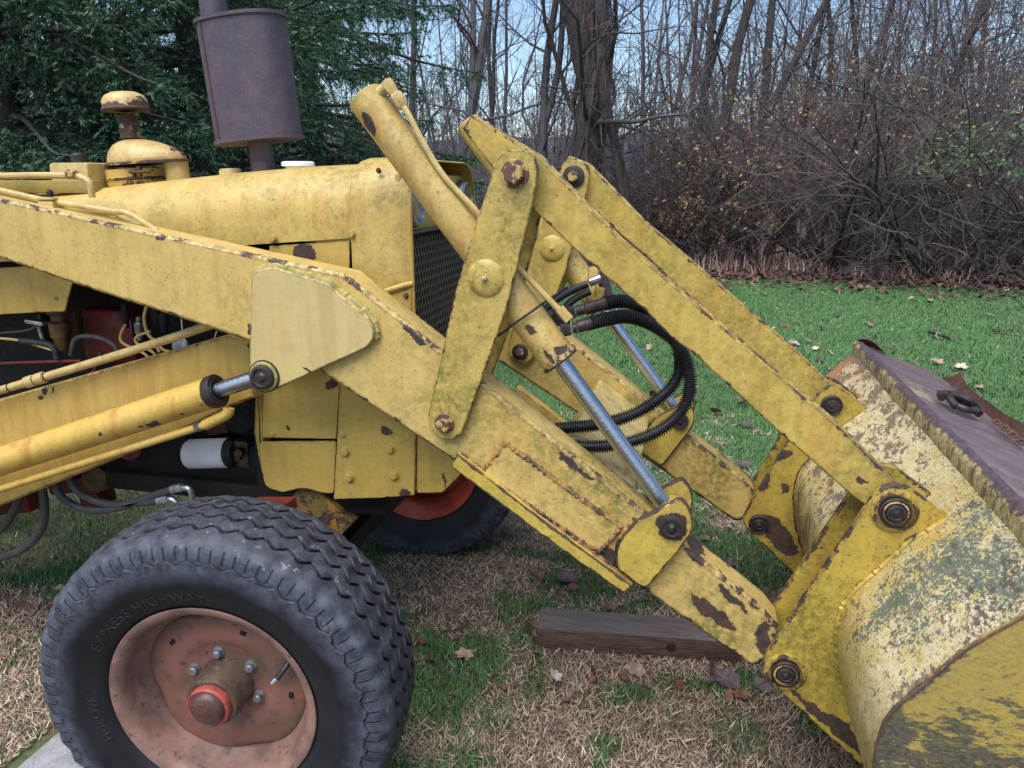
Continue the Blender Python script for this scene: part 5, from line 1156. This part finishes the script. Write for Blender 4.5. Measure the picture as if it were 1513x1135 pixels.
# ================================================================ TREES AND BRUSH
def sweep(paths, radii, sides):
    """(N,K,3) centre lines and (N,K) radii -> vertices and quads of N tapered limbs"""
    N, K, _ = paths.shape; T = np.gradient(paths, axis=1); T /= np.maximum(np.linalg.norm(T, axis=2, keepdims=True), 1e-9)
    ref = np.where(np.abs(T[:, :1, 2:3]) > .9, np.array([[[1.0, 0, 0]]]), np.array([[[0, 0, 1.0]]])); a = np.cross(T, np.broadcast_to(ref, T.shape)); a /= np.maximum(np.linalg.norm(a, axis=2, keepdims=True), 1e-9); b = np.cross(T, a)
    t = np.arange(sides)*2*np.pi/sides
    V = paths[:, :, None, :]+(a[:, :, None, :]*np.cos(t)[:, None]+b[:, :, None, :]*np.sin(t)[:, None])*radii[:, :, None, None]
    i = np.arange(N*K*sides).reshape(N, K, sides); j = np.roll(i, -1, axis=2)
    Q = np.stack([i[:, :-1], j[:, :-1], j[:, 1:], i[:, 1:]], -1).reshape(-1, 4)
    return V.reshape(-1, 3), Q
def grow(rg, start, dirn, length, K, up=0.0, wig=.15, r0=.01, taper=.25):
    N = len(start); p = np.zeros((N, K, 3)); p[:, 0] = start; d = dirn/np.maximum(np.linalg.norm(dirn, axis=1, keepdims=True), 1e-9); st = (length/(K-1))[:, None]
    for k in range(1, K):
        d = d+rg.normal(0, wig, (N, 3))+np.array((0, 0, up)); d /= np.linalg.norm(d, axis=1, keepdims=True); p[:, k] = p[:, k-1]+d*st
    r = np.asarray(r0).reshape(-1, 1)*np.linspace(1, taper, K)[None]
    return p, r*np.ones((N, 1))
def spawn(rg, paths, radii, m, t0, t1, ang, spread=.35):
    N, K, _ = paths.shape; t = rg.uniform(t0, t1, (N, m))*(K-1); i = np.minimum(t.astype(int), K-2); f = (t-i)[..., None]; n = np.arange(N)[:, None]
    s = paths[n, i]*(1-f)+paths[n, i+1]*f; tg = paths[n, i+1]-paths[n, i]; tg /= np.maximum(np.linalg.norm(tg, axis=2, keepdims=True), 1e-9)
    rnd_ = rg.normal(0, 1, s.shape); rnd_ -= tg*(rnd_*tg).sum(-1, keepdims=True); rnd_ /= np.maximum(np.linalg.norm(rnd_, axis=2, keepdims=True), 1e-9)
    a = rg.normal(ang, spread*ang, (N, m))[..., None]; d = tg*np.cos(a)+rnd_*np.sin(a); r = radii[n, i]
    return s.reshape(-1, 3), d.reshape(-1, 3), r.reshape(-1), (t/(K-1)).reshape(-1)
class Acc:
    def __init__(s): s.v = []; s.q = []; s.n = 0; s.t = []
    def add(s, V, Q): s.v.append(V); s.q.append(Q+s.n); s.n += len(V)
    def tri(s, V, T): s.v.append(V); s.t.append(T+s.n); s.n += len(V)
    def mesh(s, name, mat): return npmesh(name, np.concatenate(s.v), np.concatenate(s.q) if s.q else None, np.concatenate(s.t) if s.t else None, mat)
def bark(name, a, b, c3):
    s = NT(name); n = s.noise(14, 7, .7, stretch=(1.6, 1.6, .35)); m = s.noise(3, 5, .6)
    c = s.mix(s.ramp(n, .35, .65), a, b); c = s.mix(s.ramp(m, .52, .7), c, c3)
    return s.out(c, .85, 0, s.bump(n, .8, .02))
M_BARK = bark('grey_brown_bark', (0.024, 0.020, 0.022), (0.075, 0.064, 0.068), (0.065, 0.068, 0.052))
M_BARKP = bark('pale_bark', (0.045, 0.042, 0.045), (0.115, 0.108, 0.11), (0.085, 0.082, 0.07))
M_VINE = bark('vine_bark', (0.045, 0.034, 0.035), (0.13, 0.095, 0.095), (0.15, 0.09, 0.075))
M_TWG = simple('bare_twigs', (0.050, 0.042, 0.046), (0.11, 0.094, 0.10), 3, .8, 0, 0)
M_BRS = simple('purple_brown_brush', (0.066, 0.050, 0.052), (0.165, 0.128, 0.128), 3, .8, 0, 0)
M_FARS = simple('hazed_slope_stems', (0.070, 0.068, 0.085), (0.13, 0.122, 0.14), 2, .9, 0, 0)  # bluish grey puts haze into the stem colour
M_FARW = simple('hazed_distant_stems', (0.060, 0.055, 0.068), (0.125, 0.112, 0.128), 2, .9, 0, 0)  # greyed stems, distance haze mixed into their colour
LEAFM = {k: simple('shrub_leaf_'+k, a_, b_, 40, .55, 0, 0) for k, a_, b_ in (('yellow', (.36, .26, .10), (.24, .17, .07)), ('orange', (.32, .15, .07), (.22, .10, .06)), ('green', (.10, .17, .075), (.18, .26, .13)), ('red', (.20, .055, .045), (.12, .04, .04)), ('tan', (.34, .22, .16), (.22, .13, .10)))}

def bare_tree(name, label, u, dist, r0, height, lean, seed, bark_=None, fork=False, levels=(12, 7, 6), dens=1.0, group='bare trees at the edge of the woods'):
    rg = np.random.default_rng(seed); base = D(u, dist, -.05); e = bpy.data.objects.new(name, None); COL.objects.link(e); e.location = base; bpy.context.view_layer.update()
    e['label'] = label; e['category'] = 'tree'; e['group'] = group
    right = np.array((math.cos(PS), math.sin(PS), 0)); d0 = np.array((0, 0, 1.0))+right*lean
    K = 14; p, r = grow(rg, base[None], d0[None], np.array([height]), K, .03, .075, np.array([r0]), .3); r[:, 0] *= 1.35; r[:, 1] *= 1.08
    tr = Acc(); tr.add(*sweep(p, r, 10)); limbs = [(p, r)]
    if fork:
        s, d = p[:, 4], (p[:, 5]-p[:, 4])+right*.30*(1 if fork is True else fork); pf_, rf_ = grow(rg, s, d, np.array([height*.7]), K, .05, .05, np.array([r0*.72]), .25); tr.add(*sweep(pf_, rf_, 8)); limbs.append((pf_, rf_))
    nobj('trunk', tr.mesh('trunk', bark_ or M_BARK), e)
    cr = Acc()
    for pp, rr in limbs:
        s, d, rl, t = spawn(rg, pp, rr, int(levels[0]*dens), .16, .97, .75); L = height*.34*(1.15-.6*t)*rg.uniform(.5, 1.2, len(s))
        p1, r1 = grow(rg, s, d, L, 7, .05, .24, np.minimum(rl*rg.uniform(.2, .42, len(s)), .05), .25); cr.add(*sweep(p1, r1, 5))
        s, d, rl, t = spawn(rg, p1, r1, levels[1], .15, 1, .75); p2, r2 = grow(rg, s, d, np.repeat(L, levels[1])*.42*rg.uniform(.4, 1.2, len(s)), 6, .0, .28, np.maximum(rl*.55, .004), .35); cr.add(*sweep(p2, r2, 3))
        s, d, rl, t = spawn(rg, p2, r2, max(levels[2]-1, 3), .1, 1, .7); p3, r3 = grow(rg, s, d, np.repeat(np.repeat(L, levels[1]), max(levels[2]-1, 3))*.19*rg.uniform(.4, 1.3, len(s)), 3, .03, .22, np.maximum(rl*.5, .0028), .5); cr.add(*sweep(p3, r3, 3))
    nobj('branches', cr.mesh('branches', M_TWG), e)
    return e, limbs
TREES = [('bare_tree', 'thick trunked bare tree hung with vines, widest behind the loader', 866, 13.4, .36, 9.5, .0, 1, M_VINE, -1.0, (14, 7, 6)),
         ('bare_tree', 'dark bare tree leaning left beside the thick vine hung trunk', 822, 12.6, .13, 8.0, -.16, 2, M_BARK, .9, (14, 8, 6)),
         ('bare_tree', 'dark leaning trunk just right of the thick vine hung tree', 938, 13.0, .13, 7.5, -.14, 3, M_VINE, False, (10, 7, 6)),
         ('bare_tree', 'pale straight trunk between the spruce and the dump cylinder top', 672, 20, .19, 11, .01, 4, M_BARKP, -.5, (12, 7, 5)),
         ('bare_tree', 'pale slender trunk right of the pale straight trunk', 690, 22, .14, 11, .03, 5, M_BARKP, False, (12, 7, 5)),
         ('bare_tree', 'thin bare tree whose trunk shows just past the spruce tips', 598, 17, .12, 10, -.02, 6, M_BARK, False, (12, 7, 5)),
         ('bare_tree', 'bare tree with two close stems above the far dump link', 1010, 18, .14, 11, .02, 7, M_BARK, .5, (12, 7, 5)),
         ('bare_tree', 'dark bare tree leaning slightly right above the far link', 1040, 17, .20, 11, .06, 8, M_BARK, False, (12, 7, 6)),
         ('bare_tree', 'bare tree splitting into a wide V against the sky', 1119, 17.5, .19, 9, .03, 9, M_BARK, 1.5, (12, 7, 6)),
         ('bare_tree', 'slim dark tree right of the V shaped tree', 1163, 19, .12, 10, .10, 10, M_BARK, False, (11, 7, 5)),
         ('bare_tree', 'slim bare tree leaning right above the middle of the brush', 1206, 20, .12, 10, .12, 11, M_BARK, False, (11, 7, 5)),
         ('bare_tree', 'leaning bare tree with a crooked top left of the leafy stem', 1290, 20, .11, 9, -.12, 12, M_BARK, .6, (11, 7, 5)),
         ('bare_tree', 'vine wrapped stem rising from the tall brush at the right', 1352, 18, .15, 9, .02, 13, M_VINE, False, (14, 8, 5)),
         ('bare_tree', 'pale thin tree above the right part of the brush', 1425, 19, .10, 9, .08, 14, M_BARKP, -.6, (12, 7, 5)),
         ('bare_tree', 'bare tree at the far right edge of the woods', 1500, 18, .14, 9, .05, 15, M_BARK, .5, (12, 7, 5)),
         ('bare_tree', 'thin bare tree half hidden by the dump cylinder', 745, 24, .13, 11, .0, 16, M_BARK, .4, (12, 7, 5)),
         ('bare_tree', 'slender tree between the leaning trunk and the two stemmed tree', 975, 23, .12, 11, -.03, 17, M_BARKP, False, (12, 7, 5))]
for (nm, lb, u, ds, r0, h, ln, sd, bk, fk, lv) in TREES:
    e, limbs = bare_tree(nm, lb, u, ds, r0*(.9 if sd == 1 else .68), h, ln, sd+100, bk, fk, lv)
    if sd in (1, 3, 13):                              # climbing vines on the trunk
        rg = np.random.default_rng(sd+400); p, r = limbs[0]; va = Acc(); nv = 9 if sd == 1 else 5
        for k in range(nv):
            t = np.linspace(0, rg.uniform(.5, .9), 16); i = t*(p.shape[1]-1); ph = rg.uniform(0, 6.28)+t*rg.uniform(-5, 5)
            cx = np.stack([np.interp(i, np.arange(p.shape[1]), p[0, :, c]) for c in range(3)], -1); rr = np.interp(i, np.arange(p.shape[1]), r[0])
            path = cx+np.stack([np.cos(ph), np.sin(ph), np.zeros(16)], -1)*(rr*rg.uniform(.95, 1.25))[:, None]+rg.normal(0, .03, (16, 3)); va.add(*sweep(path[None], np.full((1, 16), rg.uniform(.012, .03)), 5))
            s, d, rl, tt = spawn(rg, path[None], np.full((1, 16), .012), 16, .2, 1, 1.2); p2, r2 = grow(rg, s, d, rg.uniform(.3, .9, len(s)), 6, -.06, .25, np.full(len(s), .006), .4); va.add(*sweep(p2, r2, 3))
            s, d, rl, tt = spawn(rg, p2, r2, 5, .1, 1, .9); p3, r3 = grow(rg, s, d, rg.uniform(.12, .4, len(s)), 4, -.05, .25, np.full(len(s), .0035), .5); va.add(*sweep(p3, r3, 3))
        nobj('vines', va.mesh('vines', M_BRS), e)

def leaves_on(rg, paths, n, size, mat, parent, name='leaves'):
    N, K, _ = paths.shape; i = rg.integers(0, N, n); t = rg.uniform(.2, 1, n)*(K-1); k = np.minimum(t.astype(int), K-2); f = (t-k)[:, None]; c = paths[i, k]*(1-f)+paths[i, k+1]*f+rg.normal(0, size*.8, (n, 3))
    a = rg.normal(0, 1, (n, 3)); a /= np.linalg.norm(a, axis=1, keepdims=True); b = np.cross(a, rg.normal(0, 1, (n, 3))); b /= np.linalg.norm(b, axis=1, keepdims=True); s = size*rg.uniform(.6, 1.3, (n, 1))
    cn = np.cross(a, b)*s*.15
    V = np.stack([c-a*s, c-b*s*.5+cn, c+a*s, c+b*s*.5+cn], 1).reshape(-1, 3); o = np.arange(n)[:, None]*4
    ac_ = Acc(); ac_.tri(V, np.concatenate([o+np.array([[0, 1, 2]]), o+np.array([[0, 2, 3]])])); nobj(name, ac_.mesh(name, mat), parent)
def shrub(label, u, dist, n, h, spread, seed, leaves=(), thick=.022, mat=None, lv=(10, 8), droop=-.05):
    rg = np.random.default_rng(seed); base = D(u, dist, -.03); e = bpy.data.objects.new('brush_shrub', None); COL.objects.link(e); e.location = base; bpy.context.view_layer.update()
    e['label'] = label; e['category'] = 'shrub'; e['group'] = 'tangled shrubs along the edge of the woods'
    az = rg.uniform(0, 6.28, n); st = base+np.stack([np.cos(az), np.sin(az), np.zeros(n)], -1)*rg.uniform(0, .35, n)[:, None]; d = np.stack([np.cos(az)*spread, np.sin(az)*spread, np.ones(n)], -1)*rg.uniform(.5, 1.2, (n, 1)); d[:, 2] = 1
    L = h*rg.uniform(.7, 1.35, n); p, r = grow(rg, st, d, L, 9, droop, .20 if thick > .03 else .10, thick*rg.uniform(.5, 1.3, n), .25); a = Acc(); a.add(*sweep(p, r, 5)); nobj('stems', a.mesh('stems', mat or M_BARK), e)
    a = Acc(); s, d, rl, t = spawn(rg, p, r, lv[0], .12, 1, .85); p1, r1 = grow(rg, s, d, np.repeat(L, lv[0])*.42*rg.uniform(.4, 1.2, len(s)), 7, droop*.9, .2, np.maximum(rl*.5, .0042), .4); a.add(*sweep(p1, r1, 3))
    s, d, rl, t = spawn(rg, p1, r1, lv[1], .08, 1, .8); p2, r2 = grow(rg, s, d, rg.uniform(.18, .75, len(s)), 3, droop*.5, .22, np.maximum(rl*.5, .0034), .5); a.add(*sweep(p2, r2, 3)); nobj('twigs', a.mesh('twigs', M_BRS), e)
    for nm, cnt_, size, sel in leaves:
        c = p2[:, 2]; rel = c-base; R2 = rel @ np.array((math.cos(PS), math.sin(PS), 0))
        tc = -base[:2]/np.linalg.norm(base[:2]); m = (rel[:, :2] @ tc > -.15) & (R2 > sel[0]) & (R2 < sel[1]) & (rel[:, 2] > sel[2]) & (rel[:, 2] < sel[3])
        if m.sum() > 4: leaves_on(rg, p2[m], int(cnt_*1.5), size*1.1, LEAFM[nm], e, nm+'_leaves')
    return e
SH = [('dense shrub with yellow and orange leaves above the far link', 1040, 14.0, 26, 2.7, .55, 201, (('yellow', 420, .034, (-.9, 1.2, .8, 3)), ('orange', 340, .034, (-1, 1, .5, 3)), ('green', 260, .03, (-.8, 1, .5, 2.2)), ('red', 260, .03, (-1.5, 1.5, .3, 2.4)))),
      ('tall twiggy shrub between the yellow leaved shrub and the broad thicket', 1130, 14.6, 24, 3.6, .5, 202, (('red', 150, .03, (-2, 2, .5, 3.5)), ('orange', 160, .028, (-1, 1.5, 1.5, 3.4)), ('yellow', 160, .03, (-.8, 1.4, 1.6, 3.6)))),
      ('broad arching thicket with a dark hollow below, centre of the brush', 1245, 14.6, 26, 3.7, .9, 203, (('yellow', 220, .03, (-1.5, 1.5, 1.6, 3.6)), ('orange', 100, .03, (-1.5, 1.5, 1.8, 3.6)))),
      ('shrub bearing a patch of fresh green leaves', 1360, 14.2, 24, 3.8, .8, 204, (('green', 900, .042, (-.6, .45, 1.5, 2.35)), ('yellow', 130, .03, (-.4, 1.1, 1.7, 3.0)))),
      ('gnarled thick stemmed shrub at the right side of the brush', 1425, 14.0, 22, 3.7, 1.0, 205, (('yellow', 60, .03, (-1, 1, 1.5, 3)), ('tan', 90, .03, (-1, 1.5, 1, 3)))),
      ('reddish tall brush at the right edge of the woods', 1500, 14.8, 26, 5.2, .5, 206, (('tan', 160, .03, (-2, 2, 1, 4)), ('red', 140, .03, (-2, 2, 1, 4)))),
      ('brush at the end of the hedge, beyond the right edge of the lawn', 1600, 14.4, 22, 3.3, .7, 207, ()),
      ('low dark brush behind the top of the near link', 960, 15.2, 22, 2.0, .7, 208, (('red', 120, .03, (-1.5, 1.5, .3, 2)), ('orange', 60, .028, (-1, 1, .8, 2)))),
      ('low grey brush under the thick vine hung tree', 885, 16, 20, 1.9, .7, 209, (('red', 60, .03, (-1, 1, .3, 2)),)),
      ('grey brush behind the bell crank of the loader', 800, 16.5, 20, 2.1, .6, 210, ()),
      ('thin grey undergrowth behind the dump cylinder', 725, 17, 20, 2.3, .6, 211, (('red', 60, .03, (-1, 1, 1.2, 3)),)),
      ('undergrowth half hidden by the spruce branches', 640, 15, 18, 2.4, .6, 212, ()),
      ('second row brush filling behind the broad thicket', 1190, 18.5, 26, 5.6, .45, 213, ()), ('second row brush behind the green leaved shrub', 1330, 18.5, 26, 6.4, .45, 214, (('tan', 120, .03, (-2, 2, 1, 4)),)), ('tall pale brush filling the top right corner behind the vine wrapped stem', 1400, 20.5, 26, 7.2, .4, 216, ()), ('high brush in front of the woods above the broad thicket', 1270, 21, 26, 6.6, .4, 217, ()), ('second row brush behind the reddish brush', 1460, 18.0, 26, 6.8, .45, 215, (('tan', 120, .03, (-2, 2, 1, 4)),))]
for (lb, u, ds, n, h, sp, sd, lvs) in SH: shrub(lb, u, ds, n, h, sp, sd, lvs, thick=.042 if sd in (205, 203) else .018)

# distant woods: a mass of thin stems and twigs
def far_woods(seed, n, d0, d1, h0, h1):
    rg = np.random.default_rng(seed); a = np.radians(rg.uniform(-58, 36, n)); d = rg.uniform(d0, d1, n); st = np.stack([d*np.sin(a), d*np.cos(a), np.full(n, -.1)], -1)
    dr = rg.normal(0, .09, (n, 3)); dr[:, 2] = 1; h = rg.uniform(h0, h1, n); p, r = grow(rg, st, dr, h, 6, .02, .06, rg.uniform(.018, .085, n)*(h/10), .25); A = Acc(); A.add(*sweep(p, r, 3))
    s, dd, rl, t = spawn(rg, p, r, 10, .08, 1, .7); p1, r1 = grow(rg, s, dd, np.repeat(h, 10)*.2*rg.uniform(.4, 1.3, len(s)), 4, .04, .18, np.maximum(rl*.4, .009), .4); A.add(*sweep(p1, r1, 3))
    s, dd, rl, t = spawn(rg, p1, r1, 4, .1, 1, .7); p2, r2 = grow(rg, s, dd, rg.uniform(.4, 1.6, len(s)), 3, .03, .2, np.full(len(s), .008), .5); A.add(*sweep(p2, r2, 3))
    return A
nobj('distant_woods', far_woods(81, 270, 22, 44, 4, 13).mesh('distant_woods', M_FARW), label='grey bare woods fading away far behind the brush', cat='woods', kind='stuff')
def slope_woods(seed, n):
    rg = np.random.default_rng(seed); a = np.radians(rg.uniform(-50, 36, n)); d = rg.uniform(44, 112, n); x = d*np.sin(a); y = d*np.cos(a); z = np.clip((y-50)/60, 0, 1)**1.2*8.5-.3; h = rg.uniform(4, 9, n); dr = rg.normal(0, .07, (n, 3)); dr[:, 2] = 1
    p, r = grow(rg, np.stack([x, y, z], -1), dr, h, 4, .02, .05, rg.uniform(.03, .07, n), .4); A = Acc(); A.add(*sweep(p, r, 3)); s, dd, rl, t = spawn(rg, p, r, 16, .08, 1, .6); p1, r1 = grow(rg, s, dd, rg.uniform(.8, 2.6, len(s)), 3, .06, .2, np.full(len(s), .024), .5); A.add(*sweep(p1, r1, 3)); return A
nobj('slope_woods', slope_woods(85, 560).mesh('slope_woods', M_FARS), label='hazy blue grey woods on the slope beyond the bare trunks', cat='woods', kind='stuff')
def undergrowth(seed, n, d0, d1, h0, h1):
    rg = np.random.default_rng(seed); a = np.radians(rg.uniform(-48, 36, n)); d = rg.uniform(d0, d1, n); st = np.stack([d*np.sin(a), d*np.cos(a), np.full(n, -.05)], -1)
    dr = rg.normal(0, .5, (n, 3)); dr[:, 2] = 1; h = rg.uniform(h0, h1, n); p, r = grow(rg, st, dr, h, 6, -.06, .12, rg.uniform(.006, .014, n), .4); A = Acc(); A.add(*sweep(p, r, 3))
    s, dd, rl, t = spawn(rg, p, r, 9, .1, 1, .8); p1, r1 = grow(rg, s, dd, rg.uniform(.3, 1.3, len(s)), 4, -.03, .2, np.full(len(s), .0055), .5); A.add(*sweep(p1, r1, 3)); return A
nobj('undergrowth', undergrowth(83, 1000, 17, 28, 1.5, 6.0).mesh('undergrowth', M_TWG), label='thin tangled undergrowth filling the woods between the trunks', cat='undergrowth', kind='stuff')

# ---- spruces
def needle_mat(name, a, b):
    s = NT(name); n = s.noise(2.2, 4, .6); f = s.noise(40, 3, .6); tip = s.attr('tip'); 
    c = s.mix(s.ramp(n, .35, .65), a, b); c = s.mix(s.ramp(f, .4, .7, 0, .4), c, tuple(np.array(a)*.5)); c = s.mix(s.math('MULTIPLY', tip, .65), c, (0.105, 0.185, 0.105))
    return s.out(c, .55, 0, None, .3)
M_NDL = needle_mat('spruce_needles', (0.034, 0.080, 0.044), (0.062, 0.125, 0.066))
def spruce(label, u, dist, height, spread, seed, nb, zmin=.15, ztop_dense=4.2, r0=.13):
    rg = np.random.default_rng(seed); base = D(u, dist, -.05); e = bpy.data.objects.new('spruce_tree', None); COL.objects.link(e); e.location = base; bpy.context.view_layer.update()
    e['label'] = label; e['category'] = 'tree'; e['group'] = 'spruces behind the tractor'
    a = Acc(); tp, trr = grow(rg, base[None], np.array([[0, 0, 1.0]]), np.array([height]), 10, .1, .01, np.array([r0]), .1); a.add(*sweep(tp, trr, 9)); nobj('trunk', a.mesh('trunk', M_BARK), e)
    nl = int(nb*.8); z = np.where(np.arange(nb) < nl, zmin+rg.random(nb)*3.5, 3.4+rg.random(nb)*(height-3.6)); az = np.arange(nb)*2.39996+rg.normal(0, .3, nb); L = spread*(1-z/height)**.8*rg.uniform(.75, 1.15, nb)+.15
    st = base+np.stack([np.zeros(nb), np.zeros(nb), z], -1); up0 = np.interp(z/height, [0, .5, 1], [-.18, .12, .8])
    d = np.stack([np.cos(az), np.sin(az), up0], -1); K = 9; p = np.zeros((nb, K, 3)); p[:, 0] = st; d /= np.linalg.norm(d, axis=1, keepdims=True)
    for k in range(1, K):
        d = d+rg.normal(0, .06, (nb, 3)); d[:, 2] += np.where(k < 5, -.075, .075); d /= np.linalg.norm(d, axis=1, keepdims=True); p[:, k] = p[:, k-1]+d*(L/(K-1))[:, None]
    r = (.006+.011*L)[:, None]*np.linspace(1, .2, K); b = Acc(); b.add(*sweep(p, r, 4))
    # laterals left and right of each branch, hanging a little
    m = 18; t = np.tile(np.linspace(.18, .98, m), (nb, 1))+rg.normal(0, .015, (nb, m)); t = np.clip(t, .1, .995)*(K-1); i = np.minimum(t.astype(int), K-2); f = (t-i)[..., None]; nn = np.arange(nb)[:, None]
    s = p[nn, i]*(1-f)+p[nn, i+1]*f; tg = p[nn, i+1]-p[nn, i]; tg /= np.linalg.norm(tg, axis=2, keepdims=True); sd = np.cross(tg, np.array((0, 0, 1.0))); sd /= np.maximum(np.linalg.norm(sd, axis=2, keepdims=True), 1e-6)
    sg = np.where(np.arange(m) % 2 == 0, 1, -1)[None, :, None]; dl = tg*.75+sd*sg*.85+np.array((0, 0, -.22))+rg.normal(0, .18, s.shape); LL = (L[:, None]*.40*(1.12-t/(K-1))*rg.uniform(.6, 1.2, (nb, m))+.06)
    keepz = (s[..., 2] < ztop_dense) | (rg.random((nb, m)) < .4)
    s = s[keepz]; dl = dl[keepz]; LL = LL[keepz]
    p1, r1 = grow(rg, s, dl, LL, 4, -.02, .09, np.full(len(s), .0045), .4); # foliage is kept where it can be seen: not deep behind the trunk, nor far above
    tc = -base[:2]/np.linalg.norm(base[:2]); pm = p1[:, 2]; kp = ((pm[:, :2]-base[:2]) @ tc > -.45) | (rg.random(len(p1)) < .25); kp &= (pm[:, 2] < 1.6+.24*dist) | (rg.random(len(p1)) < .3); p1 = p1[kp]; r1 = r1[kp]; LL = LL[kp]
    s2, d2, _, t2 = spawn(rg, p1, r1, 7, .12, .98, .7, .2); d2[:, 2] -= .38; l2 = np.repeat(LL, 7)*.42*rg.uniform(.6, 1.2, len(s2))+.03; p2, r2 = grow(rg, s2, d2, l2, 3, .0, .08, np.full(len(s2), .003), .5)
    nobj('branches', b.mesh('branches', M_BARK), e)
    V = []; TP = []
    def needles(path, ndens, tipb):
        N, K_, _ = path.shape; T = np.gradient(path, axis=1); T /= np.maximum(np.linalg.norm(T, axis=2, keepdims=True), 1e-9)
        tt = rg.uniform(0.0, 1.02, (N, ndens))*(K_-1); ii = np.clip(tt.astype(int), 0, K_-2); ff = (tt-ii)[..., None]; n_ = np.arange(N)[:, None]; c = path[n_, ii]*(1-ff)+path[n_, ii+1]*ff; tg_ = T[n_, ii]
        rd = rg.normal(0, 1, c.shape); rd -= tg_*(rd*tg_).sum(-1, keepdims=True); rd /= np.maximum(np.linalg.norm(rd, axis=2, keepdims=True), 1e-6)
        dn = tg_*.75+rd*.75; ln = rg.uniform(.022, .036, (N, ndens))[..., None]; w_ = np.cross(dn, rd+tg_*.3); w_ /= np.maximum(np.linalg.norm(w_, axis=2, keepdims=True), 1e-6)
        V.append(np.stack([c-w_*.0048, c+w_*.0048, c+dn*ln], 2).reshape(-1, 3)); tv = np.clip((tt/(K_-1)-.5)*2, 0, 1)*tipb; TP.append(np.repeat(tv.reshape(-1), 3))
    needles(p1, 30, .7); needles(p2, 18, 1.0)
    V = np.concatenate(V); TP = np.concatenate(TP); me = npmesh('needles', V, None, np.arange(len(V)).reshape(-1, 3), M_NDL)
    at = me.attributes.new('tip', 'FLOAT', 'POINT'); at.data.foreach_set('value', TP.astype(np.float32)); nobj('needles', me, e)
    return len(V)//3
nt = 0
nt += spruce('dense dark spruce at the left edge behind the air cleaner', 30, 6.2, 7.0, 2.0, 301, 150)
nt += spruce('dark green spruce standing right behind the muffler', 300, 6.6, 7.5, 2.2, 302, 165)
nt += spruce('tall spruce filling the gap behind the air cleaner and muffler', 160, 8.2, 8.5, 2.3, 304, 130)
nt += spruce('spruce with drooping tips beside the top of the dump cylinder', 470, 8.6, 8.0, 2.1, 303, 150)
print('needle tris', nt, 'total tris', sum(sum(len(p.vertices)-2 for p in []) for m in ()), sum(len(m.loops)-2*len(m.polygons) for m in bpy.data.meshes))
